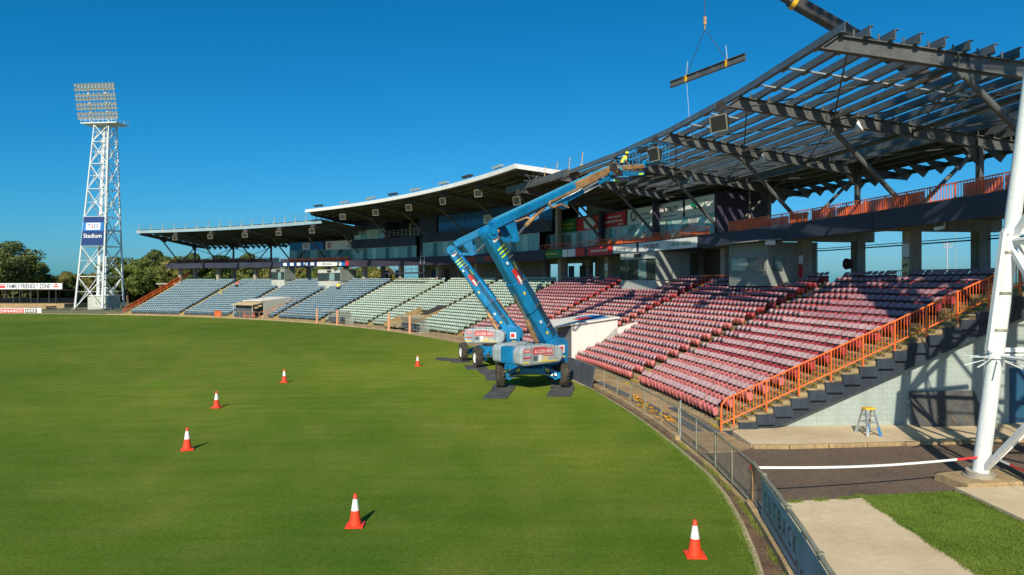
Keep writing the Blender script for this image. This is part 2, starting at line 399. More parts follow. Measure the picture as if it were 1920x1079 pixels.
# paving at the open end of the stand
sheet('asphalt_road', [P(-.02,107.46), P(-.3,107.46), P(-.6,107.46), P(-.93,107.3), P(-1.8,rfence(-1.8)+.1), P(-2.6,rfence(-2.6)+.1), (70,4), (70,31), (17.6,24.75), (8.1,23.8)], .0, 'asphalt')
sheet('concrete_path', [P(k/10,rfence(k/10)+.15) for k in range(-26,-9,2)]+[P(-.95,rfence(-.95)+.15),(7.2,17.85),(9.02,18.1),(8.86,14.2),(8.86,5)], .05, 'path', thick=.12)
sheet('lawn', [(8.86,8),(11.8,8),(11.8,18.75),(9.02,18.35)], .03, 'lawn_turf', thick=.1)
sheet('concrete_slab', [(11.8,8),(40,8),(40,20.2),(14.2,18.9),(11.8,18.75)], .13, 'path', thick=.2)
mb = MB(); w0 = P(.12,110.2); w1 = P(.2,130)
mb.extr([(8.1,23.8,-.08),(9.3,23.75,-.08),(17.6,24.7,-.08),(60,29.5,-.08),(w1.x+25,w1.y+3,-.08),(w1.x,w1.y+.3,-.08),(w0.x,w0.y+.3,-.08),(8.1,25.9,-.08)], (0,0,.2))
fp = tag(mb.build('footpath', 'path'), kind='structure')
mb = MB(); pts = [(8.1,23.7),(9.3,23.65),(17.6,24.6),(60,29.4)]
for a, b in zip(pts[:-1], pts[1:]):
    L = math.hypot(b[0]-a[0], b[1]-a[1]); n = max(1, int(L/1.2))
    for k in range(n):
        p = Vector((a[0]+(b[0]-a[0])*(k+.01)/n, a[1]+(b[1]-a[1])*(k+.01)/n, .055)); q = Vector((a[0]+(b[0]-a[0])*(k+.985)/n, a[1]+(b[1]-a[1])*(k+.985)/n, .055))
        if p.x < 30: mb.bar(p, q, .16, .15)
tag(mb.build('road_kerb', 'kerb', bevel=.02), kind='structure')
mb = MB(); mb.extr([P(-.02,107.46,-.08), P(-.02,109.3,-.08), (8.1,23.78,-.08), (7.5,23.2,-.08), (6.75,23.1,-.08), P(-.25,107.46,-.08)], (0,0,.115)); tag(mb.build('dirt_ramp', 'walk'), kind='structure')
# grass blades: foreground turf and the lawn by the path
def blades(name, pts, h0, h1, m):
    n = len(pts); ang = rng.uniform(0, 2*np.pi, n); hh = rng.uniform(h0, h1, n); w = rng.uniform(.006, .012, n); ln = rng.uniform(.0, .7, n)*hh; la = rng.uniform(0, 2*np.pi, n)
    v = np.zeros((n*3, 3), dtype=np.float32)
    v[0::3, 0] = pts[:,0]-w*np.cos(ang); v[0::3, 1] = pts[:,1]-w*np.sin(ang); v[0::3, 2] = pts[:,2]
    v[1::3, 0] = pts[:,0]+w*np.cos(ang); v[1::3, 1] = pts[:,1]+w*np.sin(ang); v[1::3, 2] = pts[:,2]
    v[2::3, 0] = pts[:,0]+ln*np.cos(la); v[2::3, 1] = pts[:,1]+ln*np.sin(la); v[2::3, 2] = pts[:,2]+hh
    me = bpy.data.meshes.new(name); me.vertices.add(n*3); me.vertices.foreach_set('co', v.ravel())
    me.loops.add(n*3); me.loops.foreach_set('vertex_index', np.arange(n*3, dtype=np.int32))
    me.polygons.add(n); me.polygons.foreach_set('loop_start', np.arange(0, n*3, 3, dtype=np.int32)); me.polygons.foreach_set('loop_total', np.full(n, 3, dtype=np.int32))
    me.update(); me.materials.append(M[m]); o = bpy.data.objects.new(name, me); COL.objects.link(o); return o
n = 60000; xx = rng.uniform(8.8,11.85,n); yy = rng.uniform(9.5,18.72,n); k = yy < 18.35+(xx-9)*.14
bl = blades('grass_blades', np.stack([xx[k], yy[k], np.full(k.sum(), .03)], 1), .012, .032, 'lawn_blade'); tag(bl, 'small lawn of grass between concrete path and slab', 'grass', kind='stuff')

n = 26000; ti = rng.uniform(-1.75,1.6,n); rr_ = np.array([edge(q) for q in ti])+rng.normal(-.01,.05,n); tq = np.radians(T0+DT*ti)
bl = blades('edge_tufts', np.stack([CX+rr_*np.cos(tq), CY+rr_*np.sin(tq), np.full(n,.0)],1), .03, .075, 'lawn_blade'); tag(bl, 'ragged longer grass along the concrete field edging', 'grass', kind='stuff')
n = 3600; ti = rng.uniform(-1.75,0,n); keep = rng.uniform(0,1,n) < .5+.5*np.sin(ti*23+np.sin(ti*9)*2); rr_ = np.array([rfence(q)-.2 for q in ti])+rng.normal(0,.07,n); tq = np.radians(T0+DT*ti)
bl = blades('kerb_weeds', np.stack([CX+rr_*np.cos(tq), CY+rr_*np.sin(tq), np.full(n,.01)],1)[keep], .03, .11, 'blade'); tag(bl, 'dry weeds growing at the foot of the banner fence kerb', 'weeds', kind='stuff')
n = 9000; yy = rng.uniform(9,18.4,n); xx = np.where(rng.uniform(0,1,n) < .6, 8.86+np.clip(yy-14.2,0,None)*.04, 11.8)+rng.normal(0,.045,n)+.03*np.sin(yy*5)
bl = blades('lawn_fringe', np.stack([xx, yy, np.full(n,.04)],1), .02, .07, 'lawn_blade'); tag(bl, 'ragged fringe of grass spilling over the lawn edges', 'grass', kind='stuff')
n = 3000; xx = rng.uniform(6.4,9.0,n); yy = 17.62+(xx-6.4)*.19+rng.normal(0,.05,n); k = rng.uniform(0,1,n) < .4+.6*np.sin(xx*9)
bl = blades('path_weeds', np.stack([xx[k], yy[k], np.full(k.sum(),.03)],1), .03, .09, 'lawn_blade'); tag(bl, 'weeds in the joint between asphalt and concrete path', 'weeds', kind='stuff')

# ---------------------------------------------------------------- seating terrace
NR = 19; RP = .665; RISE = .292; R0 = 109.25; Z0 = .12
def rz_(k): return R0+RP*k, Z0+RISE*k
IA, IB = .13, 16.0
AISLES = [1.60, 3.12, 4.56, 5.95, 7.40, 8.70, 10.16, 11.63, 13.0, 14.43]
terr = thing('seating_terrace', 'long curved concrete terrace of stepped rows under the seats', 'terrace', P(8, R0, 0))
for k in range(NR):
    r, z = rz_(k)
    MB().arc(IA, IB, r, r+RP+.04, z-RISE-.12, z, 32).build('terrace_step', 'step', terr)
r, z = rz_(NR); CONC = z-RISE+.02
MB().arc(-.6, 16.6, 121.86, 131, CONC-.3, CONC, 34).build('concourse_floor', 'concrete', terr)
mbn = None
for ai, a in enumerate([IA+.075]+AISLES+[15.93]):
    hw = .55/110/R(DT)
    mb = MB(); ny = MB()
    for k in range(NR):
        r, z = rz_(k)
        if ai == 0: i0, i1 = IA, IA+.185
        elif ai == 11: i0, i1 = 15.86, IB
        else: i0, i1 = a-hw, a+hw
        mb.arc(i0, i1, r-.31, r+.01, z-RISE-.05, z-RISE/2, 1)
        if ai == 0:
            MB().arc(i0+.012, i1, r-.315, r-.245, z-RISE/2-.05, z-RISE/2+.006, 1).build('step_nosing', 'yellow', terr)
            MB().arc(i0+.012, i1, r-.012, r+.06, z-.05, z+.006, 1).build('step_nosing', 'yellow', terr)
        else:
            ny.arc(i0, i1, r-.315, r-.245, z-RISE/2-.05, z-RISE/2+.006, 1); ny.arc(i0, i1, r-.012, r+.06, z-.05, z+.006, 1)
    mb.build('aisle_steps', 'step', terr)
    if ny.v: ny.build('aisle_nosings', 'yellow', terr)
# sawtooth edge and the blockwork end wall beneath it
for k in range(NR):
    r, z = rz_(k)
    MB().arc(IA-.012, IA+.004, r-.02, r+RP+.02, z-RISE-.13, z-.05, 1).build('edge_panel', 'edge_navy', terr)
    pass
MB().extr([P(IA+.004,110.2,.1), P(IA+.004,111.2,.08), P(IA+.004,121.9,Z0+(121.9-R0)*RISE/RP-1.15), P(IA+.004,121.9,Z0+(121.9-R0)*RISE/RP-.36), P(IA+.004,110.2,Z0+(110.2-R0)*RISE/RP-.36)], et(IA)*.26).build('raker_beam', 'edge_navy', terr)
wl = [P(.168, 110.0), P(.168, 131)]
ew = MB(); rt, zt = rz_(NR-1)
def wallpt(r, z): return P(.168, r, z)+et(.168)*.008
zc = lambda r: max(.13, Z0+RISE*((r-R0)/RP)-.75)
ew.extr([wallpt(110.6,.1), wallpt(131,.1), wallpt(131,CONC-.2), wallpt(122,CONC-.25), wallpt(121.8,zc(121.8)), wallpt(110.6,zc(110.6))], et(.168)*.2).build('end_wall', 'blockwall', terr)
# recessed mortar grid: each course and perpend as a shallow dark-set block face
bspots = []
for c in range(27):
    z0 = .125+c*.2; rr = 110.9+(.2 if c % 2 else 0)
    while rr < 124.5:
        if z0+.2 < min(zc(rr), zc(rr+.4))-.02 and not (120.65 < rr+.2 < 122.6 and z0 < 2.2): bspots.append((rr+.196, z0+.096))
        rr += .4
bspots.sort(key=lambda q: (P(.168, q[0], q[1])-Vector((0,0,CAMH))).length)
bw = MB()
for n_, (rr, zz) in enumerate(bspots):
    p = P(.168, rr, zz)+et(.168)*.03
    if n_ < 300:
        MB().box(p, (.395,.06,.195), X=er(.168), Y=et(.168)).build('wall_block', 'blockwall', terr)
    else: bw.box(p, (.395,.06,.195), X=er(.168), Y=et(.168))
if bw.v: bw.build('wall_blocks', 'blockwall', terr)['kind'] = 'stuff'
MB().arc(.1655, .1675, 120.85, 122.4, .1, 2.25, 1).build('doorway', 'blue_door', terr)

# ---------------------------------------------------------------- seats
def shell(w0, w1, pts, t, curve, nx=4):
    # curved slab: pts = [(y, z, widthfactor)], thickness t, edges pulled forward by curve
    mb = MB(); rows = len(pts); vf = []; vb = []
    for (y, z, wf) in pts:
        for a in range(nx+1):
            x = (a/nx-.5)*w0*wf; c = curve*(2*a/nx-1)**2
            vf.append((x, y+c, z)); vb.append((x, y+c-t, z))
    N = len(vf); fs = []
    st = nx+1
    for r_ in range(rows-1):
        for a in range(nx):
            q = (r_*st+a, r_*st+a+1, (r_+1)*st+a+1, (r_+1)*st+a)
            fs.append(q); fs.append(tuple(N+k for k in reversed(q)))
    for a in range(nx):
        fs.append((a, N+a, N+a+1, a+1)); b = (rows-1)*st+a; fs.append((b, b+1, N+b+1, N+b))
    for r_ in range(rows-1):
        b = r_*st; fs.append((b, b+st, N+b+st, N+b)); b = r_*st+nx; fs.append((b, N+b, N+b+st, b+st))
    mb.add(vf+vb, fs); return mb
BACK = [(-.085,.585,.86),(-.12,.635,.98),(-.17,.70,1.0),(-.225,.755,.92),(-.25,.785,.64)]
PAN = [(.03,.20,.66),(.085,.25,.80),(.115,.35,.84),(.10,.45,.84),(.075,.49,.80)]
def pan_with_fins(low=False):
    p = shell(.44, 0, [PAN[0],PAN[2],PAN[4]] if low else PAN, .05, -.03, 2 if low else 4)
    for x in (-.225, .205):                  # side arms that carry the tipped-up pan
        p.hexa([(x,-.10,.18),(x+.02,-.10,.18),(x+.02,.06,.18),(x,.06,.18),(x,-.12,.56),(x+.02,-.12,.56),(x+.02,.15,.47),(x,.15,.47)])
    return p
backm = shell(.42, 0, BACK, .03, .04); panm = pan_with_fins()
brk = MB(); brk.bb(-.236,.236,-.14,-.08,.47,.585); brk.bb(-.22,-.19,-.12,.02,.0,.44); brk.bb(-.235,-.175,-.14,.10,.0,.02); brk.bb(-.236,.236,-.10,.0,.14,.21)  # upper crossbar added dark, standing in for the shaded gap under the backrest
lb, lp = shell(.42, 0, [BACK[0],BACK[2],BACK[4]], .03, .04, 2), pan_with_fins(True); lk = MB(); lk.bb(-.236,.236,-.14,-.08,.47,.585); lk.bb(-.22,-.19,-.12,.0,.0,.44); lk.bb(-.236,.236,-.10,.0,.14,.21)  # low-detail seat repeats the dark bar that paints the gap's shade
spots = []
bounds = [IA+.185]+AISLES+[15.86]
hw = .56/110/R(DT)
blocked = []       # (row0,row1,i0,i1) where races and boxes stand
blocked += [(0,6,2.83,3.42),(0,6,7.30,8.02),(0,6,11.86,12.72)]
blocked += [(17,19,1.86,2.56),(16,19,3.62,4.34),(16,19,11.28,11.98),(17,19,12.86,13.30)]
for b in range(len(bounds)-1):
    i0 = bounds[b]+(hw if b else 0); i1 = bounds[b+1]-(hw if b+1 < len(bounds)-1 else 0)
    for k in range(NR):
        r, z = rz_(k); r += .42
        pitch = .478/r/R(DT); n = int((i1-i0)/pitch); off = ((i1-i0)-n*pitch)/2
        for q in range(n):
            i = i0+off+(q+.5)*pitch
            if any(k0 <= k < k1 and a < i < c for k0, k1, a, c in blocked): continue
            if k == NR-1 and abs(i-round(i)) < .045: continue          # columns stand in the top row
            spots.append((b, k, q, i, P(i, r, z)))
cam0 = Vector((0,0,CAMH))
def inview(p): return abs(p.x/p.y) < 960/FPX-.01 and p.z < 9
near = sorted([s for s in spots if inview(s[4])], key=lambda s: (s[4]-cam0).length)[:300]
nearset = set(id(s) for s in near)
ORD = ['front','second','third','fourth','fifth','sixth','seventh','eighth','ninth','tenth','eleventh','twelfth','thirteenth','fourteenth','fifteenth','sixteenth','seventeenth','eighteenth','top']
mback = {f: backm.mesh('backrest', f) for f in ('red_back','red_back_faded')}
mpan = {f: panm.mesh('seat_pan', f) for f in ('red_pan','red_pan_faded')}
mbrk = brk.mesh('seat_bracket', 'seat_metal')
for me in list(mback.values())+list(mpan.values()): me.polygons.foreach_set('use_smooth', [True]*len(me.polygons)); me.set_sharp_from_angle(angle=R(50))
def fadedrow(b, k): return k < (5 if b == 0 else 11)
for (b, k, q, i, p) in near:
    rows = 'beside the orange stair rail' if b == 0 else 'one aisle from the stair rail'
    s = thing('stadium_seat', ('faded pink' if fadedrow(b, k) else 'dull red')+' tip-up seat, %s row, block %s' % (ORD[k], rows), 'seat', p, th(i)+R(90), 'red tip-up seats of the near blocks')
    f = fadedrow(b, k)
    dz = random.gauss(0, .012); rt = random.gauss(0, .018)
    local('backrest', mback['red_back_faded' if (f or k < 11) else 'red_back'], s, (0,0,0), (rt, 0, random.gauss(0,.015)))
    local('seat_pan', mpan['red_pan_faded' if f else 'red_pan'], s, (0, 0, dz), (rt*2, 0, 0))
    local('seat_bracket', mbrk, s)
def stuff_seats(name, sel, label, mats, matfn):
    def arr(mb):
        v = np.array(mb.v); 
        f3 = []
        for f in mb.f: f3 += [(f[0], f[1], f[2]), (f[0], f[2], f[3])]
        return v, np.array(f3)
    parts = [arr(lb), arr(lp), arr(lk)]
    V = []; Fc = []; MI = []; base = 0
    for s in sel:
        t = th(s[3])+R(90)+random.gauss(0,.02); c, sn = math.cos(t), math.sin(t); lift = random.gauss(0,.01)
        for pi, (v, f) in enumerate(parts):
            x = v[:,0]*c-v[:,1]*sn+s[4].x; y = v[:,0]*sn+v[:,1]*c+s[4].y
            V.append(np.stack([x, y, v[:,2]+s[4].z+(lift if pi < 2 else 0)], 1)); Fc.append(f+base); base += len(v)
            MI.append(np.full(len(f), matfn(s, pi), dtype=np.int32))
    V = np.concatenate(V).astype(np.float32); Fc = np.concatenate(Fc).astype(np.int32); MI = np.concatenate(MI)
    me = bpy.data.meshes.new(name); me.vertices.add(len(V)); me.vertices.foreach_set('co', V.ravel()); me.loops.add(Fc.size); me.loops.foreach_set('vertex_index', Fc.ravel())
    me.polygons.add(len(Fc)); me.polygons.foreach_set('loop_start', np.arange(0, Fc.size, 3, dtype=np.int32)); me.polygons.foreach_set('loop_total', np.full(len(Fc), 3, dtype=np.int32))
    for m in mats: me.materials.append(M[m])
    me.polygons.foreach_set('material_index', MI); me.update(); me.validate()
    o = bpy.data.objects.new(name, me); COL.objects.link(o); tag(o, label, 'seats', kind='stuff')
    return o
rest = [s for s in spots if id(s) not in nearset]
NEWRED = {(1,1,9),(1,1,14),(1,2,15)}
def redm(s, pi):
    if pi == 2: return 4
    b, k = s[0], s[1]
    if pi == 1 and random.random() < .012: return 5
    if pi == 0: return 1 if (k < 12 and random.random() < .85) else 0
    return 3 if fadedrow(b, k) else 2
stuff_seats('red_seats', [s for s in rest if s[3] < 5.95], 'mass of faded red plastic seats filling the near half of the stand', ['red_back','red_back_faded','red_pan','red_pan_faded','seat_metal','red_new'], redm)
stuff_seats('green_seats', [s for s in rest if 5.95 < s[3] < 10.16], 'mass of pale mint green seats in the middle of the stand', ['green_back','green_pan','seat_metal'], lambda s, pi: pi)
stuff_seats('blue_seats', [s for s in rest if s[3] > 10.16], 'mass of grey blue seats at the far end of the stand', ['blue_back','blue_pan','seat_metal'], lambda s, pi: pi)
# ---------------------------------------------------------------- upper deck on concrete columns
DT_, DB_ = 9.05, 8.15
deck = thing('upper_deck', 'raised navy fronted walkway deck on concrete columns along the stand', 'deck', P(8, 122.2, CONC))
MB().arc(-1.6, 16.15, 120.25, 127.2, DT_-.28, DT_, 36).build('deck_slab', 'concrete', deck)
for a in range(-1, 16):
    lo = a if a > -1 else -1.6
    MB().arc(lo+.003, a+1-.003 if a < 15 else 16.15, 120.1, 120.25, DB_, DT_+.02, 2).build('fascia_panel', 'navy', deck)
for i in range(-1, 17):
    mb = MB(); mb.box(P(i, 122.2, (CONC+DB_+.1)/2), (.62, .62, DB_+.1-CONC), X=er(i)); mb.build('column', 'concrete', deck, bevel=.03)
    mb = MB(); mb.box(P(i, 126.0, (CONC+DB_+.1)/2), (.62, .62, DB_+.1-CONC), X=er(i)); mb.build('column', 'concrete', deck, bevel=.03)
    mb = MB(); mb.bar(P(i, 120.3, DB_+.28), P(i, 127, DB_+.28), .5, .62); mb.build('deck_beam', 'concrete', deck)
# rails of the concourse back edge
def rail(name, label, cat, i0, i1, r, z0, h, m, post=1.6, gap=.16, single=True, rad=.02, parent=None):
    t = parent or thing(name, label, cat, P((i0+i1)/2, r, z0))
    n = max(1, int(abs(i1-i0)*R(DT)*r/post+.5))
    top = MB(); bot = MB(); bal = MB()
    bm_ = MB().bb(-.011, .011, -.011, .011, 0, h-.13).mesh('baluster', m); pm = MB().bb(-.03, .03, -.03, .03, 0, h).mesh('post', m)
    for k in range(n+1):
        i = i0+(i1-i0)*k/n
        o = link('post', pm, t); o.location = P(i, r, z0); o.rotation_euler = (0,0,th(i))
        if k < n:
            j = i0+(i1-i0)*(k+1)/n; a = P(i, r, 0); b = P(j, r, 0); up = Z
            top.bar(a+Z*(z0+h), b+Z*(z0+h), .05, .05); bot.bar(a+Z*(z0+.1), b+Z*(z0+.1), .04, .04)
            L = (b-a).length; c = int(L/gap)
            for q in range(1, c):
                p = a+(b-a)*q/c
                if single:
                    o = link('baluster', bm_, t); o.location = p+Z*(z0+.11); o.rotation_euler = (0,0,th(i))
                else: bal.bar(p+Z*(z0+.11), p+Z*(z0+h), .02, .02)
    top.build('top_rail', m, t); bot.build('bottom_rail', m, t)
    if bal.v: bal.build('balusters', m, t)
    return t
rail('orange_balustrade', 'orange steel balustrade along the edge of the open upper deck', 'railing', -1.1, 2.66, 120.45, DT_, .74, 'orange', 1.55, .155)
nt = thing('barrier_mesh', 'pink orange mesh sheeting tied behind the deck balustrade', 'mesh', P(.8,120.52,DT_))
for k in range(15):
    a = -1.1+.25*k
    if k not in (6, 11): MB().arc(a+.004, a+.246, 120.50, 120.506, DT_+.08, DT_+(.66 if k % 3 else .58), 1).build('mesh_sheet', 'pink_net', nt)
for lab, a, b, m, h in (('dark red mesh sheeting along the far end deck balustrade',13.15,16.1,'red_net',.7),):
    n2 = thing('barrier_mesh', lab, 'mesh', P((a+b)/2,120.5,DT_))
    for k in range(8): MB().arc(a+(b-a)*k/8+.004, a+(b-a)*(k+1)/8-.004, 120.50, 120.506, DT_+.06, DT_+h, 2).build('mesh_sheet', m, n2)
gt = thing('orange_gate_panel', 'solid orange gate panels at the end of the deck beside the purple wall', 'gate', P(2.5, 120.6, DT_))
for a, b in ((2.62,2.50),(2.49,2.37)):
    MB().arc(a, b, 120.62, 120.66, DT_+.05, DT_+.80, 1).build('gate_leaf', 'orange', gt)
for ii in (.88, 1.88):
    g2 = thing('orange_bin_enclosure', 'slatted orange bin enclosure on the deck %s' % ('close to the round hose reel' if ii < 1 else 'above the column with red poster'), 'enclosure', P(ii, 121.4, DT_))
    for k in range(7): MB().arc(ii-.10+.03*k, ii-.10+.03*k+.022, 121.0, 121.04, DT_, DT_+.72, 1).build('slat', 'orange', g2)
    MB().arc(ii-.10, ii+.1, 121.05, 121.09, DT_+.1, DT_+.16, 1).build('cross_rail', 'orange', g2); MB().arc(ii-.10, ii+.1, 121.05, 121.09, DT_+.58, DT_+.64, 1).build('cross_rail', 'orange', g2)
rail('dark_balustrade', 'dark red balustrade on the deck at the far end of the stand', 'railing', 13.15, 16.1, 120.45, DT_, .85, 'dark_rail', 2.2, .22, False)
rail('deck_back_rail', 'far railing along the rear edge of the open upper deck', 'railing', -1.1, 2.6, 127.0, DT_, .8, 'orange', 2.2, .22, False)
rail('deck_back_rail', 'dark rear railing of the deck behind the far end seats', 'railing', 13.2, 16.1, 127.0, DT_, .85, 'dark_rail', 2.4, .24, False)
rail('concourse_rail', 'black railing along the rear of the concourse under the open deck', 'railing', -.5, 2.2, 129.8, CONC, .95, 'frame_dark', 2.0, .16, False)
rail('concourse_rail', 'low black railing on the concourse beside the striped grey box', 'railing', 2.75, 3.4, 127.5, CONC, .75, 'frame_dark', 2.0, .16, False)

# ---------------------------------------------------------------- steel roofs
def ztop(r): return 14.46-(r-113.15)*.118
def zbot(r): return 13.98-(r-112.45)*.118
def frame(parent, i, r1=129.6, name='roof_frame'):
    f = MB(); e = et(i); e3 = e*.03
    web = [P(i,112.45,13.98), P(i,113.15,14.46), P(i,r1,ztop(r1)), P(i,r1,ztop(r1)-.35), P(i,126.6,zbot(126.6)), P(i,113.2,zbot(113.2))]
    f.extr([p-e3*.5 for p in web], e3)
    f.bar(P(i,113.1,14.45), P(i,r1,ztop(r1)), .28, .04); f.bar(P(i,112.5,13.98), P(i,126.6,zbot(126.6)), .28, .04); f.bar(P(i,112.45,13.98), P(i,113.12,14.45), .26, .03)
    for rr in (117.6, 118.0, 122.2, 125.75, 126.15): f.box(P(i,rr,(ztop(rr)+zbot(rr))/2), (.02,.24,.5), X=er(i))
    o = f.build(name, 'steel', parent)
    s = MB(); s.tube(P(i,122.15,DT_), P(i,117.9,13.12), .125, 10); s.build('strut', 'steel', o, smooth=True)
    s = MB(); s.tube(P(i,122.3,DT_), P(i,125.6,12.15), .10, 10); s.build('strut', 'steel', o, smooth=True)
    s = MB(); s.bar(P(i,125.95,DT_-.05), P(i,125.95,zbot(125.9)+.05), .26, .26, up=er(i)); s.build('post', 'steel', o)
    g = MB()
    g.extr([P(i,117.0,zbot(117)), P(i,119.0,zbot(119)), P(i,118.3,12.85), P(i,117.9,12.95)], e*.03)
    g.extr([P(i,125.0,zbot(125)), P(i,126.3,zbot(126.3)), P(i,126.1,11.6), P(i,125.5,11.9)], e*.03)
    g.box(P(i,122.2,DT_+.12), (.9,.4,.24), X=er(i)); g.build('gusset_plate', 'steel', o)
    return o
def purlin(parent, a, b, r, ext0=0, ext1=0, m='purlin', h=.38):
    z = ztop(r)+.03; p = P(a, r, z); q = P(b, r, z); d = (q-p).normalized(); p = p-d*ext0; q = q+d*ext1; e = er((a+b)/2)
    mb = MB(); mb.bar(p+Z*h/2, q+Z*h/2, .03, h); mb.bar(p+e*.07+Z*(h-.012), q+e*.07+Z*(h-.012), .18, .02); mb.bar(p-e*.07+Z*.012, q-e*.07+Z*.012, .18, .02)
    return mb.build('purlin', m, parent)
rf = thing('open_steel_roof', 'half built grey steel roof of beams and bare purlins over red seats', 'roof', P(2, 122.2, DT_))
for i in range(0, 6): frame(rf, i)
PR = [113.2+.93*k for k in range(17)]
for i in range(0, 5):
    if i < 4:
        for k, r in enumerate(PR): purlin(rf, i, i+1, r, ext0=.35 if i == 0 else .0)
    else:
        for k, r in enumerate(PR[::2]): purlin(rf, i, i+1.3, r)
for i in range(0, 4):                       # rows of cleats, rear eave gussets, ties and braces
    cl = MB()
    for r in PR: cl.box(P(i+.003, r+.05, ztop(r)+.17), (.12,.015,.34), X=er(i))
    for k in range(16):
        r = PR[k]+.47; cl.box(P(i-.012, r, ztop(r)+.12), (.06,.03,.26), X=er(i))
    cl.build('purlin_cleats', 'steel', rf)
for i in range(0, 4):
    for k in range(1, 7):
        j = i+k/7; g = MB(); e = et(j)*.03
        g.extr([P(j,127.1,ztop(127.1)), P(j,129.0,ztop(129.0)), P(j,128.4,ztop(128.4)-.75)], e); g.build('eave_bracket', 'steel', rf)
    g = MB(); g.bar(P(i,128.7,ztop(128.7)-.16), P(i+1,128.7,ztop(128.7)-.16), .08, .28); g.build('eave_beam', 'steel', rf)
    for ra, rb in ((113.6,117.9),(122.1,118.1),(122.3,126.0)):
        MB().tube(P(i+.02,ra,zbot(ra)+.18), P(i+.98,rb,zbot(rb)+.18), .035, 6).build('brace_rod', 'steel', rf)
        MB().tube(P(i+.98,ra,zbot(ra)+.14), P(i+.02,rb,zbot(rb)+.14), .035, 6).build('brace_rod', 'steel', rf)
    for rr in (117.8, 122.1): MB().bar(P(i+.02,rr,zbot(rr)+.2), P(i+.98,rr,zbot(rr)+.2), .12, .16).build('tie_beam', 'steel', rf)
# galvanised bridging between the purlins
for (ib, ks) in ((.18, range(0,2)), (.50, range(0,9)), (.80, range(0,2)), (1.45, range(0,2)), (1.75, range(0,2))):
    for k in ks:
        a = P(ib, PR[k]+.03, ztop(PR[k])+.13); b = P(ib, PR[k+1]-.03, ztop(PR[k+1])+.13)
        mb = MB(); mb.bar(a, b, .16, .06); mb.box(a+Vector((0,0,0)), (.05,.60,.24), X=er(ib), Y=et(ib)); mb.build('bridging', 'galv', rf)
for k in range(1, 3):
    for ib in (.42, .62): MB().box(P(ib, 119.5+k*1.4, ztop(119.5+k*1.4)+.12), (.5,.3,.12), X=er(ib)).build('bridging', 'chrome', rf)
# sheeted part of the near roof
def sheets(parent, i0, i1, r0, r1, zf, step, m_top='roof_top', m_un='roof_under', th_=.06):
    n = int(round((i1-i0)/step))
    for k in range(n):
        a = i0+(i1-i0)*k/n; b = i0+(i1-i0)*(k+1)/n
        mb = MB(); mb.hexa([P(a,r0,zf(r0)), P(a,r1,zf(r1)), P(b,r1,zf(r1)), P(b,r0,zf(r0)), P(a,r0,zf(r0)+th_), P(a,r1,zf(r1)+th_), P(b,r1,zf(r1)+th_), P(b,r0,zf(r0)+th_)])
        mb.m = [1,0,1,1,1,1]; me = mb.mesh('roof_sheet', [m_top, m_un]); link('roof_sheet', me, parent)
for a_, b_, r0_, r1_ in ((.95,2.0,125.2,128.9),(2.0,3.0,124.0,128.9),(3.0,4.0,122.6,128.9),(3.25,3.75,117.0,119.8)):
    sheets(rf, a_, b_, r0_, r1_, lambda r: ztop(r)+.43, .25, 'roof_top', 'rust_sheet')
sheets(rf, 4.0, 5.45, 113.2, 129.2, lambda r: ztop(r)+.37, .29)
MB().arc(3.98, 5.5, 112.95, 113.15, 14.35, 14.95, 3).build('front_channel', 'steel', rf)

def sheeted_roof(name, label, i0, i1, frames, loc_i):
    t = thing(name, label, 'roof', P(loc_i, 122.2, DT_))
    for i in frames: frame(t, i)
    sheets(t, i0, i1, 112.9, 129.2, lambda r: ztop(r)+.37, .3)
    MB().arc(i0, i1, 112.72, 112.9, 14.28, 14.78, int((i1-i0)*2)).build('front_gutter', 'gutter', t)
    for r in PR[::2]:
        for i in range(int(math.floor(i0)), int(math.ceil(i1))): purlin(t, max(i, i0), min(i+1, i1), r)
    for i in frames[:-1]:
        for k in range(1, 7):
            j = i+k/7; MB().extr([P(j,127.1,ztop(127.1)), P(j,129.0,ztop(129.0)), P(j,128.4,ztop(128.4)-.75)], et(j)*.03).build('eave_bracket', 'steel', t)
    for ia, ib in ((14,15),(15,16)):
        if i1 > 15:
            MB().tube(P(ia,126,DT_+.2), P(ib,126,12.1), .05, 6).build('brace_rod', 'steel', t); MB().tube(P(ib,126,DT_+.2), P(ia,126,12.1), .05, 6).build('brace_rod', 'steel', t)
    return t
lr = sheeted_roof('sheeted_roof', 'dark sheeted cantilever roof over the blue seats', 10.8, 16.12, list(range(11, 17)), 13.5)
# temporary edge protection on the roof edges
def edge_posts(label, i0, i1, r, zb, n, h=1.15, tilt=.1):
    t = thing('roof_edge_rail', label, 'railing', P((i0+i1)/2, r, zb))
    pm = MB(); pm.bar((0,0,0), (0,0,h), .05, .05); pm.bb(-.12,.12,-.05,.05,0,.07); pm = pm.mesh('post', ['post_tan']); fm = MB().bb(-.09,.09,-.07,.07,.02,.14).mesh('clamp', 'decal_yellow')
    for k in range(n):
        i = i0+(i1-i0)*k/(n-1); o = link('post', pm, t); o.location = P(i, r, zb); o.rotation_euler = (0, tilt, th(i))
        c = link('clamp', fm, t); c.location = P(i, r, zb); c.rotation_euler = (0,0,th(i))
    for f in (.45, .72, .98):
        mb = MB()
        for k in range(n-1): mb.tube(P(i0+(i1-i0)*k/(n-1), r+tilt*h*f, zb+h*f), P(i0+(i1-i0)*(k+1)/(n-1), r+tilt*h*f, zb+h*f), .009, 5)
        mb.build('wire', 'mesh_wire', t)
    return t
edge_posts('thin wire guard rail with yellow clamps on the roof over the blue seats', 10.95, 16.05, 112.85, 14.78, 17)
t = edge_posts('tall wire guard posts on the sheeted end of the near roof', 3.75, 4.9, 113.3, 14.85, 5)

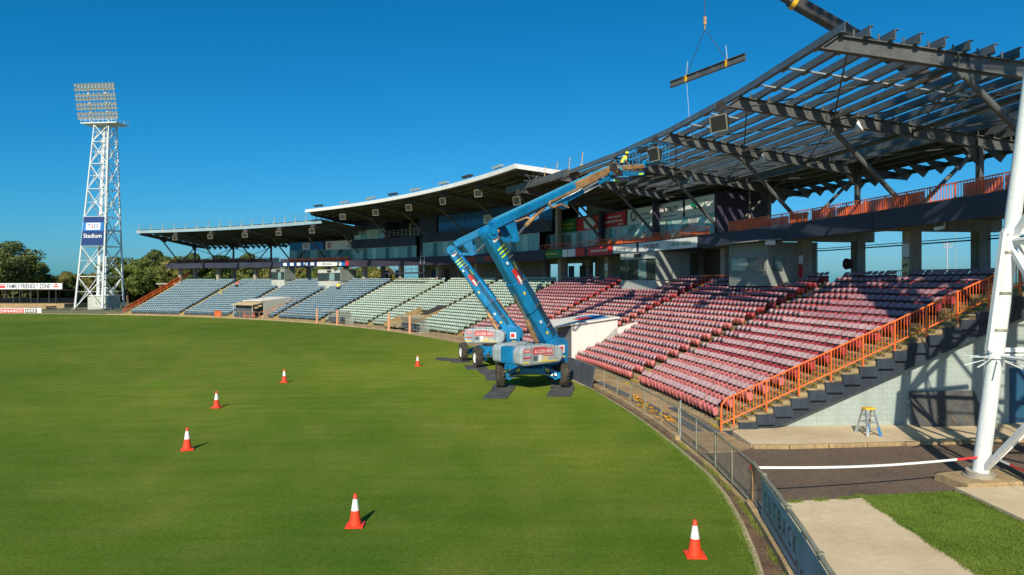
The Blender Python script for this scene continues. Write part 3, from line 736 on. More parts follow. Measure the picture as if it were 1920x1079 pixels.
# centre roof: higher, white edged
def zc2(r): return 15.95-(r-111.3)*.075
cr_ = thing('main_roof', 'high centre roof with white fascia and dark underside above the clubhouse', 'roof', P(8, 121, CONC))
sheets(cr_, 4.82, 10.98, 111.35, 128.5, zc2, .308, 'white')
MB().arc(4.80, 11.0, 111.12, 111.36, 15.88, 16.30, 18).build('front_fascia', 'white', cr_)
for ii in (4.80, 10.985):
    mb = MB(); a = [P(ii,111.2,15.88), P(ii,111.2,16.30), P(ii,121.0,zc2(121)+.42), P(ii,121.0,zc2(121)-.02)]; mb.extr(a, et(ii)*.12); mb.build('side_fascia', 'white', cr_)
for i in range(5, 12):
    f = MB(); e = et(i)*.05
    pts = [P(i,112.0,zc2(112)), P(i,122.5,zc2(122.5)), P(i,122.5,zc2(122.5)-.7), P(i,119,zc2(119)-.72), P(i,116.5,zc2(116.5)-.62), P(i,114,zc2(114)-.45), P(i,112.2,zc2(112)-.35)]
    f.extr(pts, e); f.bar(pts[6], pts[5], .2, .04); f.bar(pts[5], pts[4], .2, .04); f.bar(pts[4], pts[3], .2, .04)
    o = f.build('roof_frame', 'steel', cr_)
    c = [P(i,121.0,11.2), P(i,118.9,13.0), P(i,117.2,14.4), P(i,116.2,15.0), P(i,114.8,15.35)]
    MB().poly(c, .11, 8).build('strut', 'steel', o, smooth=True)
for r in [112.2+1.25*k for k in range(9)]:
    MB().arc(4.9, 10.9, r, r+.1, zc2(r)-.24, zc2(r)-.01, 6).build('purlin', 'roof_under', cr_)
# slanted braces that carry the overhanging ends of the centre roof
for ii, jj in ((4.85, 5.25), (10.93, 10.6)):
    br = MB()
    for k in range(5):
        ra = 112.2+k*1.7; br.tube(P(ii,ra,15.85), P(ii,ra+.85,14.7), .045, 6); br.tube(P(ii,ra+.85,14.7), P(ii,ra+1.7,15.75), .045, 6)
    br.tube(P(ii,112.2,14.9), P(ii,121,14.5), .05, 6); br.tube(P(ii,112.2,15.4), P(ii,121,15.0), .03, 6); br.build('end_brace', 'steel', cr_)
# bank lights on top of the white edge
def bank_light(ii, n_):
    t = thing('bank_light', 'small bank of three grey lamps standing on the white roof edge', 'light', P(ii, 111.6, 16.28), th(ii)+R(90), 'lamp banks along the white roof edge')
    mb = MB()
    for x in (-.55, .55): mb.bar((x,0,0), (x,.12,.32), .05, .05)
    mb.bar((-.95,.12,.32), (.95,.12,.32), .06, .06); local('bracket', mb.mesh('bracket', 'lamp_dark'), t)
    lm = MB(); lm.hexa([(-.22,-.2,.0),(.22,-.2,.0),(.26,.32,-.06),(-.26,.32,-.06),(-.2,-.2,.14),(.2,-.2,.14),(.26,.32,.2),(-.26,.32,.2)]); lm = lm.mesh('lamp', 'lamp_glass' if n_ % 3 else 'lamp_dark')
    for x in (-.66, 0, .66): local('lamp', lm, t, (x,.1,.36), (-.15,0,0))
for n_, ii in enumerate((10.64, 9.83, 9.04, 8.37, 7.70, 6.87, 6.18, 5.34)): bank_light(ii, n_)
# floodlights hung from the frame tips
def floodlight(i, r, z, s=1.0, lab=''):
    t = thing('hanging_floodlight', lab, 'floodlight', P(i, r, z), th(i)+R(90)+random.uniform(.25,.6), 'square floodlights hung under the roof edge')
    g = MB(); g.extr([(-.45,-.02,.05),(.45,-.02,.05),(.15,-.02,.55),(-.15,-.02,.55)], (0,.04,0)); g.bar((0,0,-.25),(0,0,.2),.12,.12); local('hanger', g.mesh('hanger', 'lamp_dark'), t, scale=(s,s,s))
    b = MB(); b.hexa([(-.30,-.22,-.80),(.30,-.22,-.80),(.46,.10,-.92),(-.46,.10,-.92),(-.30,-.30,-.28),(.30,-.30,-.28),(.46,.22,-.20),(-.46,.22,-.20)]); hb = local('housing', b.mesh('housing', 'lamp_dark'), t, scale=(s,s,s))
    fr_ = MB(); c = [Vector((-.47,.105,-.93)), Vector((.47,.105,-.93)), Vector((.47,.225,-.19)), Vector((-.47,.225,-.19))]
    for k in range(4): fr_.bar(c[k], c[(k+1) % 4], .05, .05)
    local('rim_frame', fr_.mesh('rim_frame', 'pipe'), t, scale=(s,s,s))
    gl = MB(); n = Vector((0,.99,-.16)); gl.extr([p*.93+Vector((0,.012,-.035)) for p in c], (0,.012,0)); local('lens', gl.mesh('lens', 'lens'), t, scale=(s,s,s))
for i in (1, 2, 5): floodlight(i, 112.2, zbot(112.4)-.28, 1.0, 'square black floodlight hung from the tip of the %s open roof beam' % {1:'second',2:'third',5:'last'}[i])
for i in range(6, 11): floodlight(i+.0, 112.0, 15.30, .95, 'square black floodlight hung under the white edged centre roof')
for i in range(11, 16): floodlight(i, 112.4, 13.72, .9, 'square black floodlight hung under the roof over the blue seats')
# small work lamps on the struts
for i in (1, 2, 3):
    t = thing('bell_lamp', 'small white bell shaped lamp clipped below the beam of the open roof', 'lamp', P(i-.12, 118.6, zbot(118.6)-.35), 0, 'bell lamps under the open roof beams')
    b = MB(); b.lathe([(.02,.36),(.06,.3),(.12,.12),(.24,-.12),(.22,-.13),(.0,-.05)], 14); local('shade', b.mesh('shade', 'white'), t)
    h = MB(); h.tube((0,0,.3),(0,0,.5),.02,6); h.bar((0,0,.48), tuple(et(i)*1.0+Vector((0,0,.55))), .03, .03); local('hanger', h.mesh('hanger', 'lamp_dark'), t)
# ---------------------------------------------------------------- panels with lettering on the curved fronts
def panel(name, parent, ia, ib, r, z0, z1, m, t=.05):
    return MB().arc(ia, ib, r-t, r, z0, z1, 1).build(name, m, parent)
def mid(ia, ib, r, z):
    return (P(ia, r, z)+P(ib, r, z))/2
def ltext(s, m, parent, ii, r, z, w=None, h=None):
    return text(s, m, parent, P(ii, r, z), -et(ii), Z, w, h)
def strokes(m, parent, ii, r, z, w, h, seed=1):
    rs_ = random.Random(seed); mb = MB(); X = -et(ii); x = -w/2; c = P(ii, r, z)
    while x < w/2:
        l = rs_.uniform(.10,.22)*h*3; hh = h*rs_.uniform(.7,1); x2 = min(x+l, w/2)
        mb.add([c+X*x-Z*hh/2, c+X*x2-Z*hh/2, c+X*x2+Z*hh/2, c+X*x+Z*hh/2], [(0,1,2,3)]); x = x2+h*rs_.uniform(.12,.35)
    return mb.build('lettering', m, parent)
def panes(parent, ia, ib, r, z0, z1, n, mats, frame_m='mullion', fw=.06, name='window_pane'):
    for k in range(n):
        a = ia+(ib-ia)*k/n; b = ia+(ib-ia)*(k+1)/n; g = .0022*(1 if b > a else -1)
        MB().arc(a+g, b-g, r, r+.04, z0+.05, z1-.05, 1).build(name, mats[k % len(mats)], parent)
    mb = MB()
    for k in range(n+1):
        a = ia+(ib-ia)*k/n; mb.bar(P(a, r, z0), P(a, r, z1), fw, .09, up=er(a))
    for zz in (z0, z1):
        for k in range(n): mb.bar(P(ia+(ib-ia)*k/n, r, zz), P(ia+(ib-ia)*(k+1)/n, r, zz), .10, .07)
    mb.build('window_frame', frame_m, parent)

# ---------------------------------------------------------------- clubhouse in the middle of the stand
club = thing('clubhouse', 'navy three storey clubhouse with long windows below the white edged roof', 'building', P(8.5, 121, CONC))
FR = 120.9
MB().arc(5.98, 11.12, 119.95, 120.1, 7.95, 9.12, 11).build('lower_fascia', 'purple', club)
MB().arc(5.98, 11.1, 124.2, 124.4, 9.0, 16.0, 10).build('rear_wall', 'frame_dark', club)
panes(club, 11.1, 9.40, FR, 9.12, 10.86, 14, ['glass','glass','glass_dark','glass','glass_pale'])
panes(club, 9.22, 6.28, FR, 9.12, 11.15, 22, ['glass','glass','glass_dark','glass','glass_pale'])
panes(club, 6.26, 5.98, 121.6, 9.12, 10.9, 3, ['glass_dark'], 'frame_dark')
MB().arc(9.40, 11.1, FR-.15, FR+.1, 10.88, 12.28, 4).build('wall_band', 'navy', club)
MB().arc(5.98, 9.22, FR-.1, FR+.1, 11.18, 12.4, 7).build('wall_band', 'navy', club)
MB().arc(9.22, 9.40, FR+.5, FR+.7, 9.12, 12.3, 1).build('stair_slot', 'frame_dark', club)
panes(club, 11.1, 10.27, FR, 12.32, 13.72, 5, ['glass_pale','glass','glass_pale'])
MB().arc(10.27, 11.1, FR-.05, FR+.2, 13.74, 15.9, 2).build('upper_wall', 'navy', club)
MB().arc(10.25, 10.29, FR, 124.2, 12.3, 15.6, 1).build('upper_side_wall', 'navy', club)
MB().arc(9.30, 10.27, FR, 124.3, 12.2, 12.3, 2).build('terrace_floor', 'navy', club)
tr = MB()
for k in range(9): a = 10.25-(.9)*k/8; tr.tube(P(a, FR+.05, 12.3), P(a, FR+.05, 13.35), .025, 6)
for zz in (12.65, 13.0, 13.35): tr.poly([P(10.25-.9*k/4, FR+.05, zz) for k in range(5)], .022, 6)
tr.build('terrace_rail', 'mullion', club)
panes(club, 10.26, 9.36, 123.5, 12.3, 14.4, 6, ['glass_dark'], 'frame_dark')
MB().box(P(9.8, 122.6, 13.3), (.35,.35,2.2), X=er(9.8)).build('pillar', 'concrete', club)
MB().arc(8.86, 9.32, FR-.05, FR+.15, 12.3, 15.9, 1).build('upper_wall', 'navy', club)
MB().arc(5.98, 8.84, FR+.12, FR+.3, 12.4, 15.6, 6).build('upper_wall', 'navy', club)
for a, b in ((8.80,8.13),(8.12,7.42),(7.41,6.71),(6.70,5.98)):
    MB().arc(a, b, FR, FR+.08, 12.45, 14.75, 1).build('blue_panel', 'sign_panelblue', club)
    MB().arc(a, b, FR-.012, FR-.002, 12.95, 13.75, 1).build('blue_stripe', 'sign_lblue', club)
ii = IU(914, 120.8)
panel('logo_board', club, ii+.10, ii-.10, FR-.02, 12.95, 14.05, 'sign_white')
ltext('TIO', 'ink_navy', club, ii, FR-.10, 13.5, 1.1, .7)
ltext('Stadium', 'sign_white', club, IU(960, 120.8), FR-.05, 13.45, 3.2, .7)
ii = IU(908, 119.9); MB().arc(ii+.65, ii-.62, 119.82, 119.94, 8.1, 8.85, 3).build('name_board', 'frame_dark', club)
for s, u in (('MAURICE', 879), ('RIOLI', 918)): ltext(s, 'ink_lightred', club, IU(u, 119.8), 119.79, 8.48, 3.3 if s == 'MAURICE' else 2.2, .55)
# antenna frame and balcony on the lower fascia
bx = MB()
for k in range(7): a = 9.95-.95*k/6; bx.bar(P(a,119.5,6.95), P(a,119.5,7.95), .04, .04)
for zz in (6.95, 7.45, 7.95): bx.poly([P(9.95-.95*k/6,119.5,zz) for k in range(7)], .03, 5)
bx.arc(8.98, 9.97, 118.9, 119.55, 6.78, 6.95, 2); bx.build('hanging_balcony', 'purple', club)
an = MB()
for u in (788, 795):
    a = IU(u, 119.8); an.tube(P(a,119.8,8.2), P(a-.03,119.8,9.75), .035, 6, 0)
for zz in (8.6, 9.2): an.tube(P(IU(788,119.8),119.8,zz), P(IU(795,119.8),119.8,zz), .03, 6)
an.build('antenna_frame', 'white', club)
# concourse walls below the deck
cw = thing('concourse_wall', 'shaded grey wall with doors under the deck behind green and red seats', 'wall', P(7, 127, CONC))
for a, b in ((3.72,4.96),(5.5,5.98),(6.95,10.0)):
    MB().arc(a, b, 126.6, 126.8, CONC, DB_+.5, max(1,int((b-a)*2))).build('wall', 'shade_wall', cw)
MB().arc(4.96, 5.5, 126.6, 126.8, CONC, DB_+.5, 1).build('wall', 'shade_wall', cw)
MB().arc(5.98, 6.95, 126.6, 126.8, DB_-.35, DB_+.5, 2).build('lintel', 'shade_wall', cw)
MB().arc(5.98, 6.95, 126.6, 126.8, CONC, CONC+.25, 2).build('sill', 'shade_wall', cw)
for a in (6.2, 6.62): MB().arc(a-.05, a+.05, 126.6, 126.8, CONC, DB_, 1).build('pier', 'shade_wall', cw)
for u, m in ((725,'blue_door'),(746,'blue_door'),(838,'frame_dark'),(815,'blue_door'),(1072,'blue_door'),(1093,'frame_dark'),(1257,'blue_door')):
    a = IU(u, 126.6); MB().arc(a-.055, a+.055, 126.5, 126.6, CONC, CONC+2.1, 1).build('door', m, cw)
for u in (688, 893):
    a = IU(u, 126)
# suites with sign fascias
def suites(name, label, segs, ia, ib, npan, r=122.5, door_mats=('glass_pale','glass','glass_pale','glass','mullion')):
    t = thing(name, label, 'building', P((ia+ib)/2, r, DT_))
    panes(t, ia, ib, r, DT_+.05, 11.0, npan, list(door_mats), 'mullion', .05)
    MB().arc(ia, ib, r+.1, r+.3, 10.95, 12.6, int(abs(ia-ib)*2)).build('fascia_wall', 'navy', t)
    MB().arc(ia, ib, r+3.6, r+3.8, DT_, 12.6, int(abs(ia-ib)*2)).build('rear_wall', 'shade_wall', t)
    MB().arc(ia, ib, r+.1, r+3.8, 12.45, 12.55, int(abs(ia-ib)*2)).build('ceiling_slab', 'shade_wall', t)
    for (u0, u1, m, words) in segs:
        a, b = IU(u0, r), IU(u1, r); panel('sign_panel', t, a-.006, b+.006, r+.05, 11.02, 12.45, m, .06)
        L = (P(a,r)-P(b,r)).length
        for n_, (s, im, fx, fz, w, h) in enumerate(words):
            if s: ltext(s, im, t, a+(b-a)*fx, r-.03, 11.02+1.43*fz, w*L, h)
            else: strokes(im, t, a+(b-a)*fx, r-.03, 11.02+1.43*fz, w*L, h, n_+int(u0))
    return t
rs = suites('corporate_suites', 'row of glass fronted suites with white red and green sign panels above', [
    (1046,1080,'sign_green',[('','decal_yellow',.6,.62,.6,.2),('','decal_yellow',.6,.34,.6,.14)]),
    (1081,1124,'sign_red',[]),
    (1129,1174,'sign_red',[('','sign_white',.52,.70,.55,.2),('','sign_white',.5,.40,.72,.22),('','sign_white',.78,.15,.2,.12)]),
    (1176,1224,'sign_white',[('','ink_grey',.7,.58,.4,.22),('','ink_green',.78,.28,.26,.18)]),
    (1231,1280,'sign_white',[('CAZALYS','ink',.5,.60,.66,.48),('','ink_grey',.5,.2,.56,.13)]),
    (1284,1340,'sign_white',[('USCA','ink_green',.52,.5,.46,.4)])], 6.1, 3.22, 22)
# round the blank parts of the panels out with the shapes they carry
a, b = IU(1096,122.5), IU(1116,122.5)
wp = MB(); n = 18; c = P((a+b)/2,122.38,11.75); X = -et((a+b)/2)
wp.extr([c+X*(1.15*math.cos(k*2*math.pi/n))*(1+.15*math.cos(3*k*2*math.pi/n))+Z*(.62*math.sin(k*2*math.pi/n)) for k in range(n)], er((a+b)/2)*.01); wp.build('white_emblem', 'sign_white', rs)
def ring_emblem(t, ii, r, z, R1, R0, m):
    mb = MB(); c = P(ii, r, z); X = -et(ii); n = 22
    o_ = [c+X*R1*math.cos(k*2*math.pi/n)+Z*R1*math.sin(k*2*math.pi/n) for k in range(n)]; i_ = [c+X*R0*math.cos(k*2*math.pi/n)+Z*R0*math.sin(k*2*math.pi/n) for k in range(n)]
    mb.add(o_+i_, [(k,(k+1) % n,n+(k+1) % n,n+k) for k in range(n)]); return mb.build('round_emblem', m, t)
ring_emblem(rs, IU(1187,122.4), 122.41, 11.8, .48, .34, 'ink_navy')
def leaf_emblem(t, ii, r, z, s, m='ink_green'):
    mb = MB(); c = P(ii, r, z); X = -et(ii)
    for ang in (-.9, 0, .9, 1.9):
        d = X*math.sin(ang)+Z*math.cos(ang); e = X*math.cos(ang)-Z*math.sin(ang)
        mb.add([c, c+d*s*.5+e*s*.22, c+d*s, c+d*s*.5-e*s*.22], [(0,1,2,3)])
    return mb.build('leaf_emblem', m, t)
leaf_emblem(rs, IU(1300,122.4), 122.41, 11.75, .55)
for u in (1126.5, 1228):
    a = IU(u, 122); MB().box(P(a,122.1,(DT_+12.7)/2), (.5,.42,12.7-DT_), X=er(a)).build('pier', 'purple', rs)
mb = MB(); mb.extr([P(3.20,122.5,DT_), P(3.20,127.4,DT_), P(3.20,127.4,12.85), P(3.20,122.5,12.6)], -et(3.2)*.18); mb.build('end_wall', 'purple', rs)
MB().tube(P(3.1,124.9,DT_), P(3.1,124.9,13.0), .06, 8).build('downpipe', 'concrete', rs)
MB().bar(P(5.9,121.2,DT_), P(5.9,121.2,15.2), .5, .5, up=er(5.9)).build('round_pier', 'concrete', rs)
MB().arc(5.05, 5.85, 124.6, 124.8, 12.5, 14.0, 2).build('roof_parapet', 'concrete', rs)
# banners along the deck edge in front of the suites
bs = thing('deck_banners', 'row of sponsor banners on the deck edge below the glass suites', 'banner', P(4.6, 120, DB_))
for (u0,u1,m,words) in [(1013,1053,'sign_green',[('','decal_yellow',.6,.2)]),(1054,1063,'sign_white',[]),(1064,1078,'sign_white',[]),(1079,1095,'sign_red',[]),(1101,1147,'sign_red',[('','sign_white',.7,.22)]),
        (1149,1192,'sign_white',[('','ink_grey',.7,.18)]),(1197,1252,'sign_white',[('CAZALYS','ink',.5,.34)]),(1253,1306,'sign_white',[('USCA   USCA','ink_green',.72,.28)])]:
    a, b = IU(u0,120), IU(u1,120); panel('banner', bs, a, b, 120.06, 8.2, 8.98, m, .03); L = (P(a,120)-P(b,120)).length
    for (s,im,w,h) in words:
        if s: ltext(s, im, bs, (a+b)/2+.02, 119.97, 8.6, w*L, h)
        else: strokes(im, bs, (a+b)/2, 119.99, 8.6, w*L, h, int(u0))
for u in (1000,): pass
rail('suite_balustrade', 'orange balustrade of pipes in front of the glass suites', 'railing', 6.15, 2.95, 120.45, DT_, .62, 'orange', 1.9, .3, False)
for ii in (5.9, 4.95, 4.02, 3.3):
    t = thing('orange_stair_rail', 'sloping orange handrail panel on the suites terrace beside %s' % {5.9:'the clubhouse windows',4.95:'the first navy pier',4.02:'the second navy pier',3.3:'the purple end wall'}[ii], 'handrail', P(ii, 121.2, DT_))
    mb = MB(); a = P(ii+.26,120.9,DT_+.35); b = P(ii,120.9,DT_+1.0); mb.tube(a, b, .03, 6); mb.tube(a-Z*.3, b-Z*.85, .03, 6); mb.build('rails', 'orange', t)
    for k in range(9):
        p = a.lerp(b, k/8); q = (a-Z*.3).lerp(b-Z*.85, k/8); MB().bar(p, q, .02, .02).build('baluster', 'orange', t)
ls = suites('far_suites', 'two far glass suites with blue and white sign panels above blue seats', [
    (543,606,'sign_lblue',[]), (610,659,'sign_white',[('afInt.com.au','ink_grey',.62,.45,.74,.75)])], 13.1, 11.2, 10, door_mats=('glass','glass_dark','glass_dark'))
a = IU(574,122.4); panel('logo_board', ls, a+.10, a-.10, 122.4, 11.2, 12.3, 'sign_white'); ltext('TIO', 'ink_navy', ls, a, 122.3, 11.75, 1.1, .7)
ring_emblem(ls, IU(617,122.4), 122.41, 11.75, .42, .2, 'sign_red')
bb_ = thing('far_deck_banners', 'blue and white banners with logos on the deck edge below far suites', 'banner', P(12, 120, DB_))
for k in range(5):
    u0 = 528+k*12.8; a, b = IU(u0,120), IU(u0+12.6,120); panel('banner', bb_, a, b, 120.06, 8.25, 8.95, 'sign_blue', .03); panel('logo', bb_, (a+b)/2+.05, (a+b)/2-.05, 120.02, 8.35, 8.85, 'sign_white', .02)
a, b = IU(594,120), IU(632,120); panel('banner', bb_, a, b, 120.06, 8.2, 8.95, 'sign_white', .03); ltext('afInt.com.au', 'ink_grey', bb_, (a+b)/2, 119.98, 8.58, 2.4, .38)
for u0, m in ((633,'sign_white'),(640,'sign_lblue'),(647,'sign_red')): panel('icon_panel', bb_, IU(u0,120), IU(u0+6.6,120), 120.06, 8.2, 8.95, m, .03)
rail('suite_balustrade', 'orange balustrade in front of the far suites above blue banners', 'railing', 13.1, 11.2, 120.45, DT_, .55, 'orange', 1.9, .4, False)

for lab, a, b, h, n in (('orange mesh infill along the far suites balustrade',13.1,11.2,.46,6),('orange mesh infill along the near suites balustrade',5.0,2.95,.4,7)):
    n2 = thing('barrier_mesh', lab, 'mesh', P((a+b)/2,120.5,DT_))
    for k in range(n): MB().arc(a+(b-a)*k/n, a+(b-a)*(k+.96)/n, 120.50, 120.506, DT_+.06, DT_+h, 1).build('mesh_sheet', 'orange_net', n2)
# ---------------------------------------------------------------- boxes under the deck
def hutch(label, ia, ib, r0, r1, z0, z1, style):
    t = thing('commentary_box', label, 'cabin', P((ia+ib)/2, (r0+r1)/2, z0-.0))
    if style == 'clad':
        nb = 18; h = (z1-z0)/nb
        MB().arc(ib+.006, ia-.006, r0+.03, r1-.03, z0, z1-.02, 1).build('core', 'grey_clad', t)
        for k in range(nb):     # horizontal cladding boards, front then side
            MB().arc(ia, ib, r0, r0+.035, z0+k*h, z0+k*h+h*.9, 1).build('board', 'grey_clad', t)
            MB().arc(ib-.004, ib+.002, r0+.036, r1, z0+k*h, z0+k*h+h*.9, 1).build('board', 'grey_clad', t)
        a0 = IU(1347, r0); a1 = IU(1393, r0)
        panes(t, ia-.03, ib+.02, r0-.03, z0+.95, z0+1.85, 2, ['glass','glass_dark'], 'grey_clad')
        MB().arc(ib-.012, ib-.004, r0+.4, r0+1.0, z0+.95, z0+1.85, 1).build('side_window', 'glass_dark', t)
        MB().bar(P(ib, r0-.01, z0), P(ib, r0-.01, z1), .12, .12).build('corner_trim', 'grey_clad', t)
        MB().hexa([P(ib-.12,r0-.8,z1+.0), P(ib-.12,r1,z1+.25), P(ia+.05,r1,z1+.25), P(ia+.05,r0-.8,z1+.0), P(ib-.12,r0-.8,z1+.07), P(ib-.12,r1,z1+.32), P(ia+.05,r1,z1+.32), P(ia+.05,r0-.8,z1+.07)]).build('roof', 'grey_clad', t)
        sp = MB(); sp.box(P(ib-.1, r0-.35, z1-.12), (.5,.3,.25), X=er(ib)); sp.build('loudspeaker', 'white', t)
    else:
        MB().arc(ia, ib, r0, r1, z0-.9, z0+.62, 1).build('base_wall', 'hutch_white', t)
        MB().arc(ia-.008, ib+.008, r0+.15, r1, z0+.62, z1, 1).build('rear_room', 'frame_dark', t)
        panes(t, ia, ib, r0+.02, z0+.62, z1-.55, 4, ['glass_dark','glass_dark','glass'], 'frame_dark')
        MB().arc(ia, ib, r0-.05, r0+.16, z1-.55, z1, 1).build('header', 'hutch_white' if style == 'plain' else 'grey_clad', t)
        MB().arc(ib-.012, ib, r0, r1, z0+.6, z1, 1).build('side_wall', 'grey_clad', t)
        MB().box(P((ia+ib)/2-.02, r0-.12, z1-.25), (.2,.9,.3), X=er(ia)).build('wall_unit', 'lamp_dark', t)
    return t
hutch('grey weatherboard box with two windows below the deck, top of red seats', 2.52, 2.02, 119.7, 123.2, CONC-.05, 8.1, 'clad')
hutch('glass fronted commentary box with pale base between red seat blocks', 4.30, 3.66, 119.6, 122.8, CONC-.25, 8.1, 'plain')
hutch('far commentary box with pale base and awning among the blue seats', 11.94, 11.32, 119.6, 122.8, CONC-.25, 7.6, 'plain')
hutch('small far cabin with green windows at the top of blue seats', 13.26, 12.9, 119.7, 122.0, CONC, 7.85, 'clad2')
# notices on the columns
for (i, rows, lab) in ((1, ((5.72,6.75,'sign_cream'),(6.85,7.5,'sign_white')), 'notice panels with a horse emblem on the concrete column near the white tower'), (2, ((5.85,6.65,'sign_red'),(6.75,7.25,'sign_white')), 'red poster and small white notice on a concrete column'), (5, ((6.0,6.6,'sign_cream'),(6.75,7.4,'sign_white')), 'two faded notices on the column beside the far red block')):
    t = thing('column_notice', lab, 'notice', P(i,121.85,5.7))
    for z0, z1, m in rows:
        if m == 'sign_cream' and 'sign_cream' not in M: dm('sign_cream', (.62,.52,.26), .6, .1, 1)
        MB().box(P(i,121.87,(z0+z1)/2)+et(i)*.02, (.03,.52,z1-z0), X=er(i)).build('sheet', m, t)
    if i == 1:
        text('GREAT', 'ink_lightred', t, P(1,121.84,6.0)+et(1)*.02, -et(1), Z, .4, .14); text('NORTHERN', 'ink_lightred', t, P(1,121.84,5.82)+et(1)*.02, -et(1), Z, .44, .10)
        h = MB(); c = P(1,121.835,6.42)+et(1)*.02; X = -et(1)
        h.extr([c+X*x+Z*y for x, y in ((-.2,-.02),(-.1,.05),(.08,.06),(.13,.14),(.2,.12),(.14,.02),(.12,-.12),(.08,-.02),(-.06,-.02),(-.12,-.13),(-.12,-.02))], er(1)*.005); h.build('horse_emblem', 'ink', t)
for i, lab in ((2, 'red round hose reel on the rear concrete column'),):
    t = thing('hose_reel', lab, 'hose reel', P(i-.0, 125.6, 6.6))
    e = er(i); c = P(i,125.55,6.75)+et(i)*.35
    MB().tube(c-e*.12, c+e*.06, .33, 20).build('reel_drum', 'dark_rail', t); MB().tube(c-e*.15, c-e*.10, .36, 20).build('reel_flange', 'dark_rail', t); MB().tube(c-e*.17, c-e*.12, .1, 12).build('hub', 'pipe', t); MB().bar(c+e*.05, P(i,125.9,6.75), .1, .1).build('bracket', 'frame_dark', t)
rd = thing('hose_reel', 'orange hose reel behind the deck balustrade', 'hose reel', P(.98, 125.4, DT_)); e = er(1); c = P(.95,125.3,10.15)
MB().tube(c-e*.1, c+e*.1, .34, 18).build('reel_drum', 'orange', rd); MB().tube(c-e*.13, c-e*.09, .38, 18).build('reel_flange', 'cone_red', rd); MB().bar(P(1,125.8,10.15), c, .1, .1).build('bracket', 'orange', rd)
# cable tray and camera under the deck
ct = MB(); ct.poly([P(3.2-.3*k,126.2,7.75) for k in range(15)], .04, 5); ct.poly([P(3.2-.3*k,126.25,7.9) for k in range(15)], .025, 5)
tag(ct.build('cable_run', 'frame_dark'), 'pair of black cables hung below the open deck', 'cable')
t = thing('security_camera', 'small white camera on the deck underside near the stair', 'camera', P(.55,120.6,7.9)); MB().bar(P(.57,120.4,7.92), P(.53,120.6,7.98), .14, .14).build('body', 'white', t); MB().bar(P(.53,120.6,8.0), P(.53,120.6,8.2), .05, .05).build('mount', 'white', t)
# planter bush on the concourse and bin
# ---------------------------------------------------------------- stair to the deck at the near end
st = thing('deck_stairs', 'dark steel stairs with orange handrails rising behind the white tower leg', 'stairs', P(.15, 127, CONC))
for k in range(14): MB().arc(.30-.045*k, .255-.045*k, 126.6, 127.9, CONC+.2+.23*k, CONC+.26+.23*k, 1).build('tread', 'frame_dark', st)
for rr in (126.55, 127.95): MB().bar(P(.32,rr,CONC+.1), P(-.36,rr,CONC+3.4), .06, .28).build('stringer', 'navy', st); MB().bar(P(.32,rr,CONC+1.0), P(-.36,rr,CONC+4.3), .05, .05).build('handrail', 'orange', st)
for k in range(12):
    f = k/11; MB().bar(P(.32-.68*f,126.55,CONC+.15+3.3*f), P(.32-.68*f,126.55,CONC+1.0+3.3*f), .025, .025).build('baluster', 'orange', st)

# ---------------------------------------------------------------- end stair rail
er_ = thing('orange_stair_rail', 'long orange balustrade running up the end of the seating terrace', 'railing', P(.14, 109, .1))
sl_ = RISE/RP; r0_, r1_ = 109.05, 124.2; zr = lambda r: Z0+(r-R0)*sl_
II = .126
def rp(r, dz): return P(II, r, zr(r)+dz)
mb = MB(); mb.tube(rp(109.45,1.06), rp(r1_,1.06), .034, 10); mb.tube(rp(109.45,1.06), rp(109.27,.92)+er(II)*-.02, .034, 10); mb.tube(rp(109.27,.92)+er(II)*-.02, P(II,109.22,.70), .034, 10); mb.build('top_rail', 'orange', er_, smooth=True)
mb = MB(); mb.tube(rp(109.25,.22), rp(r1_,.22), .028, 8); mb.build('bottom_rail', 'orange', er_)
mb = MB(); mb.bar(P(II,109.22,.05), P(II,109.22,.78), .065, .065); mb.build('end_post', 'orange', er_)
pm = MB().bb(-.028,.028,-.028,.028,-.1,1.06).mesh('post', 'orange'); bm2 = MB().bb(-.009,.009,-.009,.009,.22,1.05).mesh('baluster', 'orange')
k = 0; r = 109.45
while r < r1_:
    o = link('post' if k % 10 == 2 else 'baluster', pm if k % 10 == 2 else bm2, er_); o.location = rp(r, 0); o.rotation_euler = (0,0,th(II)); r += .125; k += 1
fe = thing('orange_stair_rail', 'far orange rail sloping down the end of the blue seats', 'railing', P(15.98, 109, .1))
mb = MB()
for dz in (.92, .26): mb.tube(P(15.98,109.0,zr(109.3)+dz), P(15.98,r1_,zr(r1_)+dz), .04, 6)
mb.build('rails', 'orange', fe)
for k in range(9): r = 109.1+k*1.6; MB().bar(P(15.98,r,max(0,zr(r)-.1)), P(15.98,r,zr(r)+.92), .08, .08).build('post', 'orange', fe)
fm = MB(); fm.extr([P(15.98,109.0,zr(109.3)+.26), P(15.98,r1_,zr(r1_)+.26), P(15.98,r1_,zr(r1_)+.9), P(15.98,109.0,zr(109.3)+.9)], et(15.98)*.015); fm.build('infill_sheet', 'orange', fe)
t = thing('orange_barrier', 'short orange barrier panel at the head of the aisle by the grey box', 'barrier', P(3.0,121.5,CONC))
for k in range(10): MB().bar(P(3.22-.05*k,121.4,CONC-.2), P(3.22-.05*k,121.4,CONC+.7), .05, .05).build('baluster', 'orange', t)
MB().bar(P(3.24,121.4,CONC+.7), P(2.75,121.4,CONC+.7), .06, .06).build('top_rail', 'orange', t); MB().bar(P(3.24,121.4,CONC+.05), P(2.75,121.4,CONC+.05), .06, .06).build('bottom_rail', 'orange', t)

